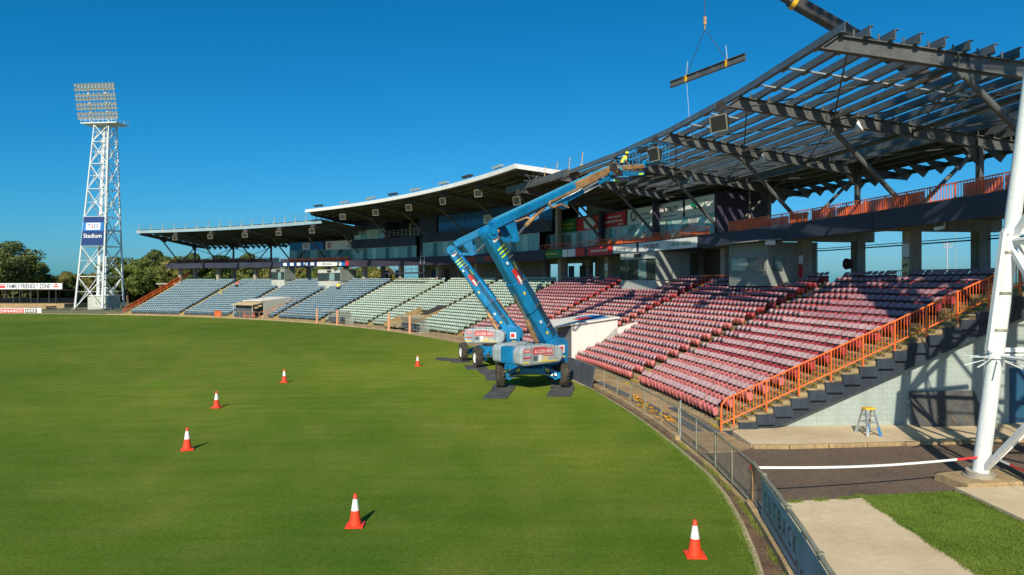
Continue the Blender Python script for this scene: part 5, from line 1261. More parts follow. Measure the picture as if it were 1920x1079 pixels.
def lift(label, ctr, axd, d, P0, E, J, K, bk, wheels, workers=False):
    # ctr chassis centre, axd chassis axis, d boom plan direction, P0 pivot, E elbow, J jib knuckle, K arm end, bk basket floor centre
    t = thing('boom_lift', label, 'boom lift', (ctr[0], ctr[1], 0))
    ax = Vector((axd[0], axd[1], 0)).normalized(); ay = Vector((-ax.y, ax.x, 0)); ctr = Vector((ctr[0], ctr[1], 0))
    d = Vector((d[0], d[1], 0)).normalized(); s = Vector((d.y, -d.x, 0))      # s: towards the viewer's right side of the boom
    P0, E, J, K, bk = map(Vector, (P0, E, J, K, bk))
    ch = MB(); ch.box(ctr+Z*.85, (3.0,1.3,.34), X=ax); ch.box(ctr+Z*1.1, (1.6,1.5,.3), X=ax); o = ch.build('chassis', 'lift_blue', t, bevel=.03)
    tt = MB(); tt.tube(ctr+Z*1.15, ctr+Z*1.42, .62, 24); tt.build('turntable', 'black', t)
    hub = []
    for (wx, wy) in wheels:
        wc = Vector((wx, wy, .66)); hub.append(wc); wheel(t, wc, ay)
        r_ = wc-ctr; sx = 1 if r_.dot(ax) > 0 else -1; sy = 1 if r_.dot(ay) > 0 else -1
        ro = ctr+ax*sx*1.25+ay*sy*.5+Z*.95
        inn = wc-ay*sy*.42; inn.z = .62
        lg = MB(); lg.bar(ro, inn+Z*.02, .36, .46, w2=.30, h2=.34); lg.build('axle_leg', 'lift_blue', t, bevel=.02)
        lg = MB(); lg.bar(inn, wc-ay*sy*.1, .3, .3); lg.bar(inn-ay*sy*.05-Z*.2, inn-ay*sy*.05+Z*.25, .16, .16); lg.build('knuckle', 'lift_blue', t)
        cyl = MB(); cyl.tube(ctr+ax*sx*1.45+Z*.7, inn+ax*sx*.12+Z*.05, .045, 8); cyl.build('steer_cylinder', 'chrome', t)
        slot = MB(); m_ = ro.lerp(inn, .6)+ax*sx*.19; slot.box(m_+Z*-.02, (.03,.62,.10), X=ax, Y=(inn-ro).normalized()); slot.build('axle_slot', 'black', t)
        decal(t, ro.lerp(inn,.35)+ax*sx*.19+Z*.08, (inn-ro), Z, .2, .14, 'decal_yellow', ax*sx)
    # turret: blue pivot plates at the back, grey side covers running forward under the boom
    tb = ctr+Z*1.42
    L_ = 3.0; nose = P0-d*3.15; nose.z = 0
    for sd in (1, -1):
        c0 = P0.copy(); c0.z = 0
        def q(f, o_, z): p = c0-d*f+s*sd*o_; p.z = z; return p
        cv = MB()
        # outline of the cover seen from the side: rounded nose, sloping tail
        side_pts = [(.35,1.62),(.55,1.42),(2.95,1.36),(3.15,1.48),(3.2,2.05),(3.1,2.3),(2.85,2.38),(1.3,2.40),(.6,2.28),(.3,2.05)]
        inner, outer = .52, 1.22
        cv.extr([q(f, inner, z) for f, z in side_pts], s*sd*(outer-inner)); cov = cv.build('engine_cover', 'lift_grey', t, bevel=.09)
        n = s*sd; X = d if sd > 0 else -d
        X = Z.cross(n)  # reading direction on this face
        fc = lambda f, z, off=.0: q(f, outer+off, z)
        decal(t, fc(1.75,2.06,.002), X, Z, 1.35, .27, 'decal_red', n)
        text('ACCESS', 'decal_white', t, fc(1.75,2.06,.02)-X*.22, X, Z, .72, .17, .004); text('HIRE', 'decal_white', t, fc(1.75,2.06,.02)+X*.42, X, Z, .42, .16, .004)
        decal(t, fc(1.95,2.25,.002), X, Z, .8, .06, 'decal_red', n); decal(t, fc(1.35,1.84,.002), X, Z, .7, .04, 'decal_red', n)
        decal(t, fc(2.25,1.74,.002), X, Z, .26, .24, 'plastic_track', n); decal(t, fc(1.92,1.72,.002), X, Z, .16, .32, 'decal_white', n); decal(t, fc(1.6,1.70,.002), X, Z, .36, .22, 'sign_cream', n)
        decal(t, fc(1.45,1.55,.002), X, Z, 1.25, .055, 'decal_yellow', n); decal(t, fc(2.85,1.55,.002), X, Z, .4, .06, 'decal_yellow', n)
        decal(t, fc(2.8,2.12,.002), X, Z, .46, .17, 'decal_red', n); text('HIRE', 'decal_white', t, fc(2.8,2.12,.02), X, Z, .36, .11, .004)
        decal(t, fc(2.8,1.78,.002), X, Z, .5, .07, 'decal_red', n)
        seam = MB(); seam.bar(fc(2.5,1.42,.002), fc(2.5,2.36,.002), .02, .012, up=n); seam.bar(fc(.95,1.45,.002), fc(.95,2.34,.002), .02, .012, up=n); seam.build('panel_seam', 'plastic_track', t)
        hd_ = MB(); hd_.poly([q(2.6,.9,2.38), q(2.6,.9,2.5), q(1.7,.9,2.5), q(1.7,.9,2.38)], .02, 6); hd_.build('grab_rail', 'black', t)
    cw_ = MB(); cw_.box(P0*1-d*2.9+Z*(1.85-P0.z), (.5,1.04,.85), X=d); cw_.build('counterweight', 'lift_blue', t, bevel=.05)
    fl = MB(); c0 = P0.copy(); c0.z = 1.52; fl.box(c0-d*1.5, (3.1,1.2,.2), X=d); fl.build('turret_deck', 'lift_blue', t)
    for sd in (1, -1):
        pl = MB(); b0 = P0+s*sd*.50
        pts = [(-.62,-1.0),(.55,-1.0),(.62,-.4),(.62,.15),(.35,.42),(-.2,.45),(-1.5,-.1),(-1.9,-.35),(-1.9,-.7)]
        pl.extr([b0+d*x+Z*y for x, y in pts], s*sd*.07); pl.build('pivot_plate', 'lift_blue', t, bevel=.02)
        decal(t, b0+d*.15+Z*-.18+s*sd*.072, Z.cross(s*sd), Z, .42, .42, 'decal_white', s*sd); decal(t, b0+d*.12+Z*-.18+s*sd*.086, Z.cross(s*sd), Z, .26, .26, 'decal_red', s*sd)
        decal(t, b0+d*.1+Z*-.6+s*sd*.072, Z.cross(s*sd), Z, .6, .07, 'decal_yellow', s*sd)
    # lower boom
    lb_, dd, ss, uu = boxbeam(P0+Z*.0, E, .80, .92, .68, .74, s); o = lb_.build('lower_boom', 'lift_blue', t, bevel=.015)
    Lb = (E-P0).length
    lo = P0+dd*Lb*.45-uu*.02
    cl, *_ = boxbeam(P0+dd*Lb*.34, P0+dd*Lb*.60, .86, .96, .82, .92, s); cl.build('boom_collar', 'lift_blue', t, bevel=.02)
    for sd in (1,-1):
        n = s*sd; X = -dd if sd > 0 else dd
        for k in range(3): decal(t, P0+dd*Lb*(.875-.03*k)+n*.365, uu, dd, .52, .075, 'reflective', n)
        decal(t, P0+dd*Lb*.70+n*.375+uu*.22, dd, uu, .45, .07, 'reflective', n)
        decal(t, P0+dd*Lb*.63+n*.40, dd, uu, .95, .32, 'decal_red', n); decal(t, P0+dd*Lb*.60+n*.413, dd, uu, .5, .13, 'decal_white', n)
        decal(t, P0+dd*Lb*.965+n*.35, dd, uu, .46, .42, 'decal_white', n); decal(t, P0+dd*Lb*.965+n*.363, dd, uu, .26, .26, 'decal_red', n)
    cy = MB(); cy.tube(P0-d*.75-Z*.4, P0+dd*Lb*.30-uu*.62, .13, 12); cy.build('lift_cylinder', 'rust', t, smooth=True)
    cy = MB(); cy.tube(P0+dd*Lb*.28-uu*.60, P0+dd*Lb*.52-uu*.50, .08, 12); cy.build('cylinder_rod', 'chrome', t, smooth=True)
    hz = MB()
    for k in range(3): hz.poly([P0-d*.3+Z*.1+s*(.1*k-.1), P0+d*-.1+Z*.5+s*(.1*k-.1), P0+dd*1.2+uu*.55+s*(.1*k-.1), P0+dd*2.6+uu*.5+s*(.1*k-.1)], .03, 6)
    hz.build('hydraulic_hoses', 'rust', t)
    for k in range(4):      # hose bundle clipped along the flank, junction boxes and warning plates
        hb_ = MB(); o_ = s*.425+uu*(.28-.07*k); hb_.poly([P0+dd*.6+o_, P0+dd*Lb*.33+o_*1.08, P0+dd*Lb*.62+o_*1.04, P0+dd*Lb*.93+o_*.9, E+o_*.8+Z*.2], .018, 5); hb_.build('hose', 'black', t)
    for f_ in (.18,.36,.58,.78): MB().box(P0+dd*Lb*f_+s*.435+uu*.17, (.06,.05,.36), X=dd, Y=s).build('hose_clamp', 'chrome', t)
    for f_, m_ in ((.14,'decal_yellow'),(.24,'decal_white'),(.50,'decal_yellow'),(.76,'decal_white')): decal(t, P0+dd*Lb*f_+s*.425-uu*.18, dd, uu, .16, .12, m_, s)
    # elbow and upper boom
    eb = MB(); eb.tube(E-s*.40, E+s*.40, .33, 20); eb.tube(E-s*.47, E+s*.47, .12, 12); eb.build('elbow', 'lift_blue', t, smooth=True)
    U0 = E+Z*.36+d*.2; ub, du, su, uup = boxbeam(U0, U0.lerp(J,.66), .46, .50, .42, .46, s)
    ub.build('upper_boom', 'lift_blue', t, bevel=.015); LU = (J-U0).length
    top_ = MB(); top_.bar(U0+du*.3+uup*.262, U0+du*LU*.64+uup*.24, .36, .03); top_.build('boom_cap', 'lift_pale', t)
    ex, *_ = boxbeam(U0.lerp(J,.64), J, .42, .46, .38, .42, s); ex.build('boom_extension', 'rust', t, bevel=.01)
    top_ = MB(); top_.bar(U0.lerp(J,.655)+uup*.235, J+uup*.215, .36, .02); top_.build('boom_cap', 'lift_pale', t)
    for sd in (1,-1):
        br_ = MB(); a_ = U0+du*1.2+s*sd*.32-uup*.2; br_.extr([U0+du*.6+s*sd*.3-uup*.25, U0+du*1.3+s*sd*.3-uup*.25, U0+du*1.15+s*sd*.3-uup*1.25, U0+du*.85+s*sd*.3-uup*1.25], s*sd*.05); br_.bar(U0+du*1.0+s*sd*.32-uup*1.2, E+s*sd*.32-Z*.25+d*.2, .06, .16); br_.build('link_bracket', 'lift_blue', t)
    cy = MB(); cy.tube(U0+du*1.0-uup*1.15, U0+du*2.2-uup*.75, .06, 10); cy.build('cylinder_rod', 'chrome', t); cy = MB(); cy.tube(U0+du*2.1-uup*.78, U0+du*3.7-uup*.32, .11, 10); cy.build('lift_cylinder', 'rust', t)
    for k, (a_, b_, o_) in enumerate(((.42,.80,-.42),(.42,.84,-.50))):
        hs_ = MB(); hs_.bar(U0+du*LU*a_+s*.34-uup*(.05-o_*.2), U0+du*LU*b_+s*.30-uup*(.05-o_*.2), .05, .09); hs_.build('hose_track', 'rust', t)
    lp_ = MB(); q0 = U0+du*LU*.42+s*.36; lp_.poly([q0-uup*.1, q0-du*.18-uup*.28, q0-uup*.46, q0+du*.7-uup*.5, q0+du*1.1-uup*.85], .06, 8); lp_.build('hose_loop', 'rust', t)
    lower = MB(); lower.bar(U0+du*LU*.50-uup*.52, J-uup*.40, .20, .20); lower.build('levelling_tube', 'lift_blue', t)
    lower = MB(); lower.bar(U0+du*LU*.72-uup*.47-s*.02, U0+du*LU*.86-uup*.43-s*.02, .24, .24); lower.build('tube_sleeve', 'white', t)
    hk = MB(); hk.extr([U0+du*LU*.48-uup*.5, U0+du*LU*.56-uup*.5, U0+du*LU*.55-uup*.85, U0+du*LU*.52-uup*.9], s*.2); hk.build('tube_bracket', 'lift_blue', t)
    # knuckle, jib arm and basket
    kn = MB(); kn.tube(J-s*.3, J+s*.3, .28, 16); kn.box(J-uup*.35+du*.3, (.7,.5,.4), X=du, Y=s); kn.build('jib_knuckle', 'lamp_dark', t)
    for k in range(5): MB().box(J+du*(-.3+.22*k)-uup*(.2+.1*(k % 2))+s*.2, (.16,.2,.18), X=du, Y=s).build('valve_block', ('lift_blue','chrome','rust','black','lift_pale')[k], t)
    ja, *_ = boxbeam(J, K, .26, .30, .22, .26, s); ja.build('jib_arm', 'rust', t)
    jb = MB(); jb.bar(J-Z*.35, K-Z*.45, .16, .16); jb.bar(J-Z*.28, K-Z*.36+d*.1, .08, .08); jb.build('jib_link', 'lift_blue', t)
    decal(t, (J-Z*.35).lerp(K-Z*.45,.9)+s*.09, (K-J), Z, .35, .1, 'reflective', s)
    bf = bk; px = d; py = s; W, Dp = 2.3, .95
    long_ = Vector((-d.y, d.x, 0)); shrt = d
    bs_ = MB(); bs_.box(bf, (W,Dp,.06), X=long_, Y=shrt); bsk = bs_.build('basket_floor', 'lift_blue', t)
    rr = MB(); cs_ = [(-W/2,-Dp/2),(W/2,-Dp/2),(W/2,Dp/2),(-W/2,Dp/2)]
    for zz in (.35,.72,1.08):
        for k in range(4): rr.tube(bf+long_*cs_[k][0]+shrt*cs_[k][1]+Z*zz, bf+long_*cs_[(k+1) % 4][0]+shrt*cs_[(k+1) % 4][1]+Z*zz, .024, 6)
    for k in range(4):
        for f in (0,.33,.66): q_ = (bf+long_*cs_[k][0]+shrt*cs_[k][1]).lerp(bf+long_*cs_[(k+1) % 4][0]+shrt*cs_[(k+1) % 4][1], f); rr.tube(q_, q_+Z*1.08, .022, 6)
    rr.build('basket_rails', 'lift_blue', t); MB().box(bf+Z*.85-shrt*Dp/2, (.8,.2,.3), X=long_, Y=shrt).build('control_box', 'black', t)
    MB().bar(K, bf-shrt*.3+Z*.05, .2, .3).build('basket_mount', 'lift_blue', t)
    return t, bf
dm('sign_cream', (.62,.52,.26), .6, .1, 1) if 'sign_cream' not in M else None
P0a = (2.18,38.0,2.2); Ea = (-1.2,35.3,8.05); Ja = (5.7,40.8,12.15); Ka = (7.9,42.4,12.55)
lift('near blue boom lift with grey covers on mats, its arm folded over itself', (1.05,38.9), (.04,-1), (.78,.62), P0a, Ea, Ja, Ka, (8.3,42.75,12.75), [(-.62,37.3),(2.77,37.45),(-.75,41.0),(2.55,41.2)])
P0b = (.05,49.0,2.1); Eb = (-4.2,49.9,7.85); Jb = (6.1,47.4,12.9); Kb = (7.1,47.1,12.8)
lift('far blue boom lift holding two yellow shirted workers up at the roof edge', (-1.35,48.1), (.30,-.95), (.98,-.20), P0b, Eb, Jb, Kb, (7.35,46.9,12.45), [(-2.25,46.1),(1.2,47.2),(-3.45,49.9),(0.0,51.0)])
# mats under the wheels
def gmat(lab, pts, z=.012):
    mb = MB(); mb.extr([(p[0],p[1],z) for p in pts], (0,0,.03)); return tag(mb.build('ground_mat', 'mat_ply'), lab, 'mat', 'black ply mats under the lift wheels')
gmat('black ply mat in front of the near lift left wheel', [(-1.42,33.75),(-.25,33.75),(.0,35.9),(-1.12,35.9)])
gmat('black ply mat under the near lift left front wheel', [(-1.1,35.95),(.05,35.95),(.25,38.4),(-1.0,38.4)], .016)
gmat('black ply mat in front of the near lift right wheel', [(1.68,34.3),(2.85,34.3),(3.2,36.4),(1.98,36.4)])
gmat('black ply mat under the near lift right front wheel', [(1.98,36.45),(3.25,36.45),(3.4,38.9),(2.15,38.9)], .016)
gmat('black ply mat under the near lift rear wheel beside the black board', [(2.0,40.1),(3.15,40.1),(3.1,42.4),(1.95,42.4)])
gmat('black ply mat behind the near lift left wheels', [(-1.5,39.9),(-.2,39.9),(-.4,42.3),(-1.6,42.3)])
gmat('black ply mat between the two lifts', [(-1.8,42.4),(-.5,42.4),(-.9,44.6),(-2.2,44.6)], .016)
gmat('black ply mat under the far lift front wheel', [(-2.9,44.8),(-1.5,44.8),(-1.8,47.2),(-3.2,47.2)])
gmat('black ply mat at the far lift rear wheel', [(-4.2,48.6),(-2.8,48.6),(-3.2,51.2),(-4.6,51.2)])
gmat('black ply mat lying out on the grass beside the far lift', [(-5.5,50.4),(-4.4,49.6),(-4.2,51.2),(-5.6,52.0)], .016)

# ---------------------------------------------------------------- mobile crane and its load
cr0 = Vector((56.5,46.9,2.6)); tipc = Vector((12.85,46.9,27.7)); dcr = (tipc-cr0).normalized(); Lc = (tipc-cr0).length
ck = thing('mobile_crane', 'dark telescopic crane boom reaching over the open roof from behind', 'crane', (57,46.9,0))
secs = [(0,.30,.95,1.1),(.29,.55,.82,.95),(.54,.87,.70,.80),(.86,1.0,.56,.64)]
for a_, b_, w, h in secs: bm_, *_ = boxbeam(cr0+dcr*Lc*a_, cr0+dcr*Lc*b_, w, h, w, h, Vector((0,1,0))); bm_.build('boom_section', 'lamp_dark', ck, bevel=.03)
q = cr0+dcr*Lc*.863; bb2, *_ = boxbeam(q-dcr*.15, q+dcr*.15, .82, .92, .82, .92, Vector((0,1,0))); bb2.build('section_collar', 'crane_yellow', ck)
MB().tube(tipc+Vector((0,-.4,-.3)), tipc+Vector((0,.4,-.3)), .3, 16).build('tip_sheave', 'crane_yellow', ck)
MB().box((58,46.9,1.1), (11,2.6,.8)).build('carrier', 'crane_yellow', ck, bevel=.1); MB().box((57.5,46.9,2.3), (3.5,2.4,1.6)).build('slew_cab', 'crane_yellow', ck, bevel=.1); MB().box((62.8,46.9,2.0), (1.9,2.5,1.4)).build('driver_cab', 'lamp_dark', ck, bevel=.12)
for x in (53.8,55.3,59.2,60.7,62.2):
    for s in (-1,1): wheel(ck, (x,46.9+1.15*s,.6), (0,1,0), .6, .4)
MB().tube((57.2,46.9,1.6), cr0+dcr*9, .18, 10).build('luffing_ram', 'chrome', ck)
hook = Vector((12.85,46.9,23.0))
mb = MB(); mb.tube(tipc-Z*.5, hook, .025, 6); mb.build('hoist_rope', 'frame_dark', ck)
mb = MB(); mb.box(hook, (.18,.14,.5)); mb.tube(hook-Z*.25, hook-Z*.6, .05, 8); mb.build('hook_block', 'rust', ck)
l0 = Vector((11.25,50.0,19.6)); l1 = Vector((14.5,43.75,19.6)); dl = (l1-l0).normalized(); sl2 = Vector((dl.y,-dl.x,0))
ldm = MB(); ldm.bar(l0, l1, .04, .40); ldm.bar(l0+Z*.2, l1+Z*.2, .24, .03); ldm.bar(l0-Z*.2, l1-Z*.2, .24, .03)
for k in range(4): p = l0.lerp(l1, .2+.2*k); ldm.box(p, (.02,.22,.38), X=dl, Y=sl2)
lo_ = tag(ldm.build('steel_purlin', 'steel'), 'dark steel beam hanging from crane slings against the sky', 'beam')
sg = thing('lifting_slings', 'two dark slings spreading from the crane hook to the hanging beam', 'sling', hook)
for f in (.24,.78): p = l0.lerp(l1,f); MB().tube(hook-Z*.55, p+Z*.2, .022, 6).build('sling', 'frame_dark', sg); MB().tube(p+Z*.24, p+Z*1.0+(hook-p).normalized()*.2, .03, 6).build('sling_sleeve', 'galv', sg); mb = MB(); mb.box(p, (.10,.28,.46), X=dl, Y=sl2); mb.build('sling_wrap', 'crane_yellow', sg)
p = l0.lerp(l1,.24); tl = MB(); tl.tube(p-Z*.2, Vector((p.x+.1,p.y-1.0,14.2)), .015, 6); tag(tl.build('tag_line', 'galv'), 'thin pale tag line dropping from the hanging beam to the roof', 'rope')

# ---------------------------------------------------------------- traffic cones
cone_b = MB(); cone_b.extr([(-.2,-.2,0),(.2,-.2,0),(.2,.2,0),(-.2,.2,0)], (0,0,.035))
cb = cone_b.mesh('base', 'cone_red')
def ring_m(z0, z1, m, nm): 
    r = lambda z: .145-(z-.03)*.158
    mb = MB(); mb.lathe([(r(z0),z0),(r(z1),z1)]+([(0,z1)] if z1 > .7 else []), 24); me = mb.mesh(nm, m); me.polygons.foreach_set('use_smooth',[True]*len(me.polygons)); return me
parts = [('lower_sleeve', ring_m(.03,.36,'cone_red','lower_sleeve')), ('reflective_band', ring_m(.36,.62,'cone_white','reflective_band')), ('tip', ring_m(.62,.735,'cone_red','tip'))]
labs = ['red and white cone on the grass beside the dirt strip and blue banner','red and white cone standing alone midway from boom lifts to dirt strip','red and white cone, fourth of the curved line going out from the lifts','red and white cone, third of the curved line going out from the lifts','red and white cone, second of the curved line going out from the lifts','red and white cone closest to the boom lift ground mats']
for (u, v), lb2 in zip([(1303,1043),(666,987),(351,844),(406,765),(533,717.5),(783,687)], labs):
    t = thing('traffic_cone', lb2, 'cone', G(u, v, 0)+Z*.01, random.uniform(-.5,.5), 'traffic cones round the boom lifts')
    local('base', cb, t)
    for nm, me in parts: local(nm, me, t)

# ---------------------------------------------------------------- things by the end wall
bp_ = G(1628,815,.12); sl3 = thing('step_ladder', 'small aluminium step ladder with yellow top and blue rear feet on the footpath', 'ladder', bp_, R(8))
w0, w1 = .52, .30; hL = .92
for s in (-1,1):
    for fr_ in (-1,1):
        mb = MB(); mb.bar((s*w0/2,fr_*.34,.0), (s*w1/2,fr_*.08,hL), .05, .07); local('rail', mb.mesh('rail', 'ladder_alu'), sl3)
        mb = MB(); mb.bar((s*w0/2,fr_*.34,.0), (s*(w0/2-.055),fr_*.255,.30), .07, .085); local('foot_sleeve', mb.mesh('foot_sleeve', 'ladder_blue' if s > 0 else 'lift_grey'), sl3)
for k in range(3):
    f = (k+1)/4; x = w0/2+(w1-w0)/2*f
    for fr_ in (-1,1): mb = MB(); mb.box((0,fr_*(.34-.26*f),hL*f), (2*x,.09,.03)); local('tread', mb.mesh('tread', 'ladder_alu'), sl3)
mb = MB(); mb.box((0,0,hL+.02), (.38,.26,.07)); local('top_cap', mb.mesh('top_cap', 'ladder_yellow'), sl3)
for s in (-1,1): mb = MB(); mb.bar((s*.2,-.2,.45),(s*.2,.2,.45),.02,.02); local('spreader', mb.mesh('spreader','ladder_alu'), sl3)
pa = cr_pt = None
def onwall(u, r_guess=None):       # point of the end wall under a photo column
    k = (u-960)/FPX; t_ = th(.166); r = (k*CY-CX)/(math.cos(t_)-k*math.sin(t_)); return r
ra_, rb_ = onwall(1704), onwall(1826)
bd = thing('leaning_board', 'large black ply board leaning against the pale block wall', 'board', P(.14,(ra_+rb_)/2,.12))
e = -et(.166)
mb = MB(); mb.extr([P(.166,ra_,.13)+e*.42, P(.166,rb_+.25,.13)+e*.40, P(.166,rb_-.05,1.42)+e*.06, P(.166,ra_-.02,1.40)+e*.06], e*.02); mb.build('board', 'mat_ply', bd)
for k in range(4):
    for j in range(2):
        p = P(.166, ra_+.35+.55*k, .5+.5*j)+e*(.36-.2*j); MB().bar(p, p+er(.166)*.14-Z*.22+e*.06, .02, .008, up=e).build('batten_mark', 'rust', bd)
# caution tape from the fence to the tower leg and on
a_ = P(-.945,rfence(-.945),1.0); b_ = L2(0,.78)+Vector((-.2,-.1,0)); tp = thing('caution_tape', 'red and white caution tape stretched from the fence to the tower leg', 'tape', a_)
pts = [a_.lerp(b_, f/10)-Z*(.10*math.sin(math.pi*f/10)) for f in range(11)]
for k in range(10):
    mb = MB(); mb.bar(pts[k], pts[k+1], .008, .06); mb.build('tape_strip', 'sign_red' if k in (9,) else 'tape_white', tp)
c_ = b_+Vector((.45,.1,0)); d_ = L2(1,1.0); pts = [c_.lerp(d_, f/8)-Z*(.15*math.sin(math.pi*f/8)) for f in range(9)]
for k in range(8): MB().bar(pts[k], pts[k+1], .008, .06).build('tape_strip', 'sign_red' if k % 3 else 'tape_white', tp)
mb = MB(); mb.box(a_+Z*.02, (.1,.12,.1)); mb.build('knot', 'sign_red', tp)
t = thing('hand_tool', 'small yellow tool left at the foot of the block wall', 'tool', P(.13,onwall(1790),.12)); MB().box(P(.14,onwall(1790),.16), (.3,.1,.07), X=er(.14)).build('body', 'decal_yellow', t, bevel=.02); MB().box(P(.14,onwall(1790)+.2,.15), (.14,.06,.05), X=er(.14)).build('grip', 'black', t, bevel=.02)
# ---------------------------------------------------------------- trees
def tree_meshes(seed, H, W, nclump, nleaf, leaf, m, lean=0.0):
    rs_ = random.Random(seed); tr = MB(); clumps = []
    th_ = H*rs_.uniform(.30,.40); tr.tube((0,0,-.2), (lean*.4,0,th_), .032*H*.9, 9, r2=.022*H)
    for k in range(8):
        a = k*2*math.pi/8+rs_.uniform(-.4,.4); l = rs_.uniform(.5,1.0)*W*.42; z = th_*rs_.uniform(.75,1.0)
        e = Vector((lean+math.cos(a)*l, math.sin(a)*l, H*rs_.uniform(.45,.85))); s = Vector((lean*.4*z/th_,0,z)); m_ = s.lerp(e,.55)+Vector((0,0,H*.04))
        tr.tube(s, m_, .016*H, 6, r2=.010*H); tr.tube(m_, e, .010*H, 6, r2=.004*H)
        clumps.append((e, rs_.uniform(.12,.2)*W))
    for k in range(nclump):
        a = rs_.uniform(0,2*math.pi); f = math.sqrt(rs_.random()); z = rs_.uniform(.34,1.0); prof = math.sin(min(1,(z-.22)/.78)*math.pi*.86+.25)
        c = Vector((lean*z+math.cos(a)*f*W*.5*prof, math.sin(a)*f*W*.5*prof, H*z*.96)); clumps.append((c, rs_.uniform(.07,.17)*W))
    g = np.random.default_rng(seed); V = []; n = 0
    for c, r in clumps:
        q = max(20, int(nleaf*r*r/(W*W*.0196)/len(clumps)))
        d = g.normal(size=(q,3)); d /= np.linalg.norm(d,axis=1)[:,None]; rad = r*g.uniform(.35,1.0,q)**.5; p = np.array(c)+d*rad[:,None]*np.array([1,1,.72])
        a = g.normal(size=(q,3)); a /= np.linalg.norm(a,axis=1)[:,None]; b = np.cross(a, d); b /= (np.linalg.norm(b,axis=1)[:,None]+1e-6)
        s = leaf*g.uniform(.6,1.4,q)[:,None]
        quad = np.stack([p-a*s-b*s*.4, p+a*s*.2-b*s*.6, p+a*s+b*s*.4, p-a*s*.2+b*s*.6], 1); V.append(quad.reshape(-1,3)); n += q
    V = np.concatenate(V).astype(np.float32); me = bpy.data.meshes.new('crown'); me.vertices.add(len(V)); me.vertices.foreach_set('co', V.ravel())
    me.loops.add(n*4); me.loops.foreach_set('vertex_index', np.arange(n*4, dtype=np.int32)); me.polygons.add(n); me.polygons.foreach_set('loop_start', np.arange(0,n*4,4,dtype=np.int32)); me.polygons.foreach_set('loop_total', np.full(n,4,dtype=np.int32)); me.update(); me.materials.append(M[m])
    return tr.mesh('trunk','bark'), me
KIND = {'broad': tree_meshes(1,12,13,58,16000,.24,'leaf_a'), 'tall': tree_meshes(2,13,9,52,14000,.22,'leaf_c'), 'olive': tree_meshes(3,11,11,54,15000,.24,'leaf_b'), 'sparse': tree_meshes(4,14,14,34,9000,.24,'leaf_c',1.0), 'bush': tree_meshes(5,4,5,40,6000,.14,'leaf_bright')}
LB = {'broad':'broad dark green tree with rounded crown','tall':'tall narrow dark tree','olive':'olive green tree with loose sunlit crown','sparse':'large open branched tree','bush':'bright green bush'}
def tree(kind, x, y, s, sz=1.0, where='beyond the far end of the ground', grp='trees beyond the ground'):
    t = thing({'bush':'bush'}.get(kind,'tree'), LB[kind]+' '+where, 'bush' if kind == 'bush' else 'tree', (x,y,-.05), random.uniform(0,6.28), grp)
    t.scale = (s,s,s*sz); local('trunk', KIND[kind][0], t); local('crown', KIND[kind][1], t); return t
def TU(u, y): return (u-960)/FPX*y
random.seed(21)
for kind, u, y, s, sz, where in [
    ('sparse',8,172,1.10,1.0,'behind the family zone shelter'),('broad',-30,178,1.15,1.05,'behind the family zone shelter'),('broad',52,185,.98,1.0,'rising over the family zone sign'),('olive',86,196,.78,.85,'between the shelter and light tower'),
    ('olive',118,200,.80,.95,'just left of the light tower sign'),('broad',150,205,.72,.9,'between the shelter and light tower'),('olive',182,198,.80,.9,'seen through the tower lattice'),('tall',212,192,1.0,.95,'beside the light tower leg'),('sparse',240,186,.85,1.0,'right beside the light tower'),
    ('broad',268,180,.92,1.0,'between light tower and stand'),('tall',292,196,1.05,1.05,'between light tower and stand'),('olive',312,184,.98,1.0,'behind the sloping orange rail'),('broad',338,190,.95,1.05,'behind the far column'),
    ('tall',362,186,1.0,1.0,'seen through the far end of deck'),('olive',388,192,1.02,1.0,'seen through the far end of deck'),('broad',415,188,1.0,1.02,'seen through the far end of deck'),('olive',442,190,.95,1.0,'seen under the deck beyond blue seats'),('tall',466,186,1.0,1.0,'seen under the deck beyond blue seats'),
    ('broad',492,190,.9,1.0,'seen under the deck beyond blue seats'),('olive',520,184,.88,1.0,'seen under the deck beyond blue seats'),('broad',548,178,.85,1.0,'seen under the deck by far suites'),('olive',572,172,.85,1.0,'seen under the deck by far suites'),('broad',598,170,.8,1.0,'seen under the deck by far suites'),
    ('olive',625,165,.8,1.0,'seen under the deck by far suites'),('olive',655,160,.8,1.0,'seen under the deck by the clubhouse'),('broad',690,152,.78,1.0,'seen under the deck by the clubhouse'),('olive',720,150,.78,1.0,'seen under the deck by the clubhouse')]:
    tree(kind, TU(u,y), y, s, sz, where)
b = tree('bush', TU(1335,72), 72, 1.45, 1.15, 'behind the concourse left of the grey box', 'bushes'); 
# raised bank the bush behind the concourse grows on
t = thing('planter', 'round leafy shrub in a low planter at the rear rail of the concourse', 'plant', P(.62,129.2,CONC))
pb = MB(); pb.lathe([(.35,0),(.45,.4),(.42,.42),(.0,.38)], 16); o = local('pot', pb.mesh('pot','concrete'), t); o = local('foliage', KIND['bush'][1], t, (0,0,-.15), (0,0,1), (.36,.36,.34))
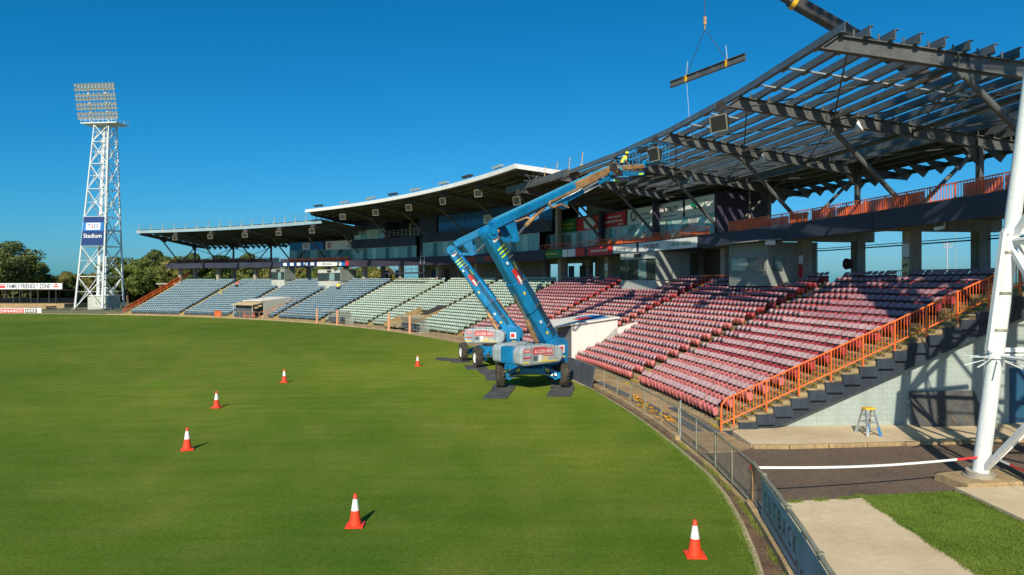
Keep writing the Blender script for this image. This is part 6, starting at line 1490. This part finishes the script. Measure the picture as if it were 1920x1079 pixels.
# dense undergrowth closing the gaps between the trunks
g = np.random.default_rng(5); n = 26000; uu_ = g.uniform(-60,760,n); yy_ = g.uniform(196,214,n); hh_ = g.uniform(0,1,n)**.8*(4.8+1.3*np.sin(uu_*.07)+.9*np.sin(uu_*.19+1)); xx_ = (uu_-960)/FPX*yy_
p = np.stack([xx_,yy_,hh_],1); a = g.normal(size=(n,3)); a /= np.linalg.norm(a,axis=1)[:,None]; b2 = np.cross(a,g.normal(size=(n,3))); b2 /= np.linalg.norm(b2,axis=1)[:,None]; s = g.uniform(.35,.75,n)[:,None]
V = np.stack([p-a*s-b2*s*.5,p+a*s-b2*s*.5,p+a*s+b2*s*.5,p-a*s+b2*s*.5],1).reshape(-1,3).astype(np.float32)
me = bpy.data.meshes.new('undergrowth'); me.vertices.add(len(V)); me.vertices.foreach_set('co',V.ravel()); me.loops.add(n*4); me.loops.foreach_set('vertex_index',np.arange(n*4,dtype=np.int32)); me.polygons.add(n); me.polygons.foreach_set('loop_start',np.arange(0,n*4,4,dtype=np.int32)); me.polygons.foreach_set('loop_total',np.full(n,4,dtype=np.int32)); me.update(); me.materials.append(M['leaf_c'])
o = bpy.data.objects.new('undergrowth',me); COL.objects.link(o); tag(o,'dark undergrowth massed below the far row of trees','undergrowth',kind='stuff')

# ---------------------------------------------------------------- family zone at the far left
yS = 152.0
def XS(u): return (u-960)/FPX*yS
def ZS(v): return CAMH+(YH-v)/FPX*yS
fz = thing('family_shelter', 'open sided shelter with white FAMILY FRIENDLY ZONE sign along its roof', 'shelter', (XS(60),yS+3,0))
x0, x1 = XS(-75), XS(117)
MB().bb(x0,x1,yS-.1,yS,ZS(542.5),ZS(531.5)).build('sign_board','sign_white',fz)
text('FAMILY FRIENDLY ZONE','ink_navy',fz,(XS(54.5),yS-.11,ZS(537)),(1,0,0),(0,0,1),XS(95)-XS(15),.95)
MB().bb(XS(-12),XS(10.5),yS-.112,yS-.101,ZS(540.5),ZS(533.5)).build('sign_patch','sign_red',fz); MB().bb(XS(-12),XS(10.5),yS-.122,yS-.113,ZS(536.2),ZS(535)).build('sign_stripe','sign_white',fz)
for k,(dx,dz) in enumerate(((0,.35),(-.3,-.1),(.3,-.1))): MB().box((XS(105.5)+dx,yS-.115,ZS(537)+dz),(.55,.02,.3)).build('emblem','sign_red',fz)
mb = MB(); mb.hexa([(x0,yS-.1,ZS(543.2)),(x1,yS-.1,ZS(543.2)),(x1+3.4,yS+7,ZS(546.5)),(x0,yS+7,ZS(546.5)),(x0,yS-.1,ZS(542.6)),(x1,yS-.1,ZS(542.6)),(x1+3.4,yS+7,ZS(545.6)),(x0,yS+7,ZS(545.6))]); mb.build('roof','roof_under',fz)
for u in (24,36,57,70,91,104): MB().bar((XS(u),yS+.2,.9),(XS(u),yS+.2,ZS(543)),.12,.12).build('post','frame_dark',fz)
for u in (10,40,80,120,137): MB().bar((XS(u),yS+5.6,.9),(XS(u),yS+5.6,ZS(545)),.12,.12).build('post','frame_dark',fz)
mb = MB(); mb.bb(x0,x1-1.0,yS+5.7,yS+5.75,.9,2.0); mb.build('rear_screen','frame_dark',fz)
tz = thing('lawn_terraces','low tan retaining steps below the family shelter','terrace',(XS(60),yS-6,0))
MB().bb(x0-20,XS(127),yS-1.2,yS+7,-.05,.92).build('step','kerb',tz); MB().bb(x0-20,XS(112),yS-4.5,yS-1.2,-.05,.50).build('step','kerb',tz); MB().bb(x0-20,XS(96),yS-8,yS-4.5,-.05,.22).build('step','kerb',tz)
# hoarding in front
hb = thing('hire_hoarding','white and red KENNARDS HIRE hoarding on the far boundary fence','hoarding',G(40,588.6,0))
yH = 127.0; XH = lambda u: (u-960)/FPX*yH; ZH = lambda v: CAMH+(YH-v)/FPX*yH
MB().bb(XH(-90),XH(78),yH-.05,yH,ZH(588.3),ZH(578)).build('board','sign_white',hb); MB().bb(XH(-70),XH(45),yH-.075,yH-.052,ZH(587.2),ZH(579)).build('red_panel','sign_red',hb); MB().bb(XH(47),XH(70),yH-.075,yH-.052,ZH(587),ZH(579.2)).build('dark_panel','ink_grey',hb)
text('KENNARDS','sign_white',hb,(XH(17),yH-.08,ZH(583.2)),(1,0,0),(0,0,1),XH(43)-XH(-9),.55); text('HIRE','sign_white',hb,(XH(58.5),yH-.08,ZH(583.2)),(1,0,0),(0,0,1),XH(68)-XH(49.5),.52)
for u in (-60,-20,20,60): MB().bar((XH(u),yH+.05,-.05),(XH(u),yH+.05,ZH(578)),.08,.08).build('post','pipe',hb)
# distant floodlight mast and goal posts seen under the deck
y9 = 330.0; t = thing('distant_light_mast','distant grey floodlight mast seen through the gap under the deck','light tower',((1776-960)/FPX*y9,y9,0)); X9 = lambda u: (u-960)/FPX*y9; Z9 = lambda v: CAMH+(YH-v)/FPX*y9
MB().tube((X9(1776),y9,-.05),(X9(1776),y9,Z9(455)),.35,8).build('mast','galv',t)
for v in (454,459,464): MB().bb(X9(1768),X9(1785),y9-.3,y9,Z9(v)-.25,Z9(v)+.25).build('lamp_row','galv',t)
for k in range(5): MB().bar((X9(1769+4*k),y9-.1,Z9(466)),(X9(1769+4*k),y9-.1,Z9(452)),.25,.2).build('upright','galv',t)
t = thing('distant_pole','thin distant pole beside the distant light mast','pole',(X9(1792),y9,0)); MB().tube((X9(1792),y9,-.05),(X9(1792),y9,Z9(425)),.22,6,r2=.1).build('shaft','galv',t)
MB().box((X9(1792),y9,Z9(424)),(.8,.4,.3)).build('head','galv',t)
y8 = 150.0
for n_, u in enumerate((1472,1495)): t = thing('goal_post','thin white distant goal post behind the concourse rail','goal post',((u-960)/FPX*y8,y8,0),0,'distant goal posts'); MB().tube(((u-960)/FPX*y8,y8,-.05),((u-960)/FPX*y8,y8,CAMH+(YH-496)/FPX*y8),.09,8).build('post','white',t); MB().tube(((u-960)/FPX*y8,y8,-.05),((u-960)/FPX*y8,y8,2.0),.2,10).build('pad','sign_blue',t)
# pale building behind the concourse, seen beside the grey box
t = thing('rear_building','pale rendered building behind the stand seen under the deck','building',(25,88,0)); yB = 80; XB = lambda u:(u-960)/FPX*yB; ZB = lambda v: CAMH+(YH-v)/FPX*yB
MB().bb(XB(1262),XB(1338),yB,yB+8,-.05,ZB(467)).build('wall','hutch_white',t); MB().bb(XB(1282),XB(1300),yB-.05,yB+.02,ZB(512),ZB(486)).build('opening','glass_dark',t); MB().bb(XB(1280),XB(1336),yB-.5,yB,ZB(486),ZB(483)).build('canopy','hutch_white',t); MB().bb(XB(1310),XB(1322),yB-.05,yB+.02,ZB(515),ZB(500)).build('opening','shade_wall',t)

# ---------------------------------------------------------------- people
def skin_mesh(name, verts, edges, rad, mats, root=0):
    me = bpy.data.meshes.new(name); me.from_pydata(verts, edges, []); o = bpy.data.objects.new(name, me); COL.objects.link(o)
    mo = o.modifiers.new('s','SKIN'); mo.use_smooth_shade = True
    sv = me.skin_vertices[0].data
    for k, r in enumerate(rad): sv[k].radius = (r, r) if not isinstance(r, tuple) else r
    sv[root].use_root = True
    o.modifiers.new('ss','SUBSURF').levels = 1
    dg = bpy.context.evaluated_depsgraph_get(); dg.update(); m2 = bpy.data.meshes.new_from_object(o.evaluated_get(dg)); m2.name = name
    m2.materials.clear(); m2.materials.append(M[mats]); m2.polygons.foreach_set('use_smooth',[True]*len(m2.polygons))
    bpy.data.objects.remove(o); return m2
def person(label, loc, rz, shirt, hat, bend=0.0, arms='front', trousers='work_navy'):
    # figure faces +Y; bend leans the torso forward from the hips
    t = thing('person', label, 'person', loc, rz)
    cb_, sb_ = math.cos(bend), math.sin(bend)
    def B(x, y, z):       # bend everything above the hips
        dz = z-.92; return (x, y*cb_+dz*sb_, .92+dz*cb_-y*sb_) if dz > 0 else (x, y, z)
    hipz = .92
    if arms == 'front': el, ha = (.27,.10,1.12), (.20,.38,1.10)
    else: el, ha = (.30,.02,1.12), (.33,.10,.86)
    V = [(0,0,.92),B(0,0,1.12),B(0,-.01,1.32),B(0,0,1.45),B(0,.01,1.52),B(0,.02,1.62),B(0,.02,1.74)]; E_ = [(k,k+1) for k in range(6)]; Rr = [.15,.135,.16,.075,.055,.098,.075]
    for s in (-1,1):
        b = len(V); V += [B(s*.19,0,1.41), B(s*el[0],el[1],el[2]), B(s*ha[0],ha[1],ha[2]), B(s*ha[0]*.97,ha[1]+.09,ha[2]-.01)]; E_ += [(3,b),(b,b+1),(b+1,b+2),(b+2,b+3)]; Rr += [.06,.045,.032,.035]
        b = len(V); V += [(s*.10,0,.86),(s*.115,.03,.48),(s*.12,-.02,.09),(s*.125,.14,.04)]; E_ += [(0,b),(b,b+1),(b+1,b+2),(b+2,b+3)]; Rr += [.10,.066,.045,.04]
    body = local('body', skin_mesh('body', V, E_, Rr, 'skin'), t)
    V = [B(0,0,.90),B(0,0,1.12),B(0,-.01,1.32),B(0,0,1.44)]; E_ = [(0,1),(1,2),(2,3)]; Rr = [(.19,.14),(.175,.14),(.195,.15),.10]
    for s in (-1,1): b = len(V); V += [B(s*.20,0,1.405), B(s*(el[0]*.9+.02),el[1]*.8,el[2]+.05)]; E_ += [(3,b),(b,b+1)]; Rr += [.085,.066]
    local('shirt', skin_mesh('shirt', V, E_, Rr, shirt), t)
    V = [(0,0,.95)]; E_ = []; Rr = [(.17,.135)]
    for s in (-1,1): b = len(V); V += [(s*.10,0,.84),(s*.115,.03,.48),(s*.12,-.015,.08)]; E_ += [(0,b),(b,b+1),(b+1,b+2)]; Rr += [.115,.085,.068]
    local('trousers', skin_mesh('trousers', V, E_, Rr, trousers), t)
    hm = MB(); c = Vector(B(0,.02,1.73)); hm.lathe([(.17,-.02),(.135,.0),(.125,.06),(.09,.12),(.0,.14)], 14, c=c); local('hard_hat', hm.mesh('hard_hat', hat), t)
    hr = MB(); c2 = Vector(B(0,-.01,1.66)); hr.lathe([(.0,-.09),(.08,-.07),(.105,.0),(.1,.07)], 12, c=c2); local('hair', hr.mesh('hair','ink_brown'), t)
    return t
bB = Vector((7.35,46.9,12.48))
lg = Vector((.20,.98,0))
person('worker in yellow shirt and hat standing in the far lift basket, bending over', bB-lg*.55+Vector((-.05,0,0)), R(-70), 'hi_vis', 'hi_vis', .55)
person('worker in yellow shirt standing in the far lift basket', bB+lg*.35+Vector((.05,0,0)), R(-110), 'hi_vis', 'hi_vis', .3)
def stand_at(u, k): 
    r, z = rz_(k); i = IU(u, r+.2); return P(i, r+.12, z), i
p_, i_ = stand_at(634, 13); person('worker in a yellow shirt and black trousers bending among the blue seats', p_, th(i_)+R(-60), 'hi_vis', 'ink_brown', .7)
p_, i_ = stand_at(443, 14); person('worker in an orange shirt bending over the far blue seats', p_, th(i_)+R(-100), 'hi_vis_orange', 'hi_vis_orange', .8)
i_ = IU(1107,124.5); person('person in dark clothes standing in the shade under the deck', P(i_,124.5,CONC), th(i_)+R(90), 'work_navy', 'ink_brown', .1, 'side')
# yellow handrail frames and trestles left in the aisles
for u, k, lab in ((415,10,'yellow tool trestle in the far aisle of the blue seats'),(640,18,'yellow trestle at the head of the aisle beside the far commentary box')):
    p_, i_ = stand_at(u, k); t = thing('trestle', lab, 'trestle', p_)
    for s in (-1,1): MB().bar(p_+et(i_)*.5*s, p_+et(i_)*.1*s+Z*1.2, .07, .07).build('leg','decal_yellow',t)
    MB().bar(p_-et(i_)*.35+Z*.5, p_+et(i_)*.35+Z*.5, .07, .07).build('bar','decal_yellow',t); MB().box(p_+Z*1.22,(.45,.3,.06),X=et(i_)).build('top','decal_yellow',t)
# wisp of cloud
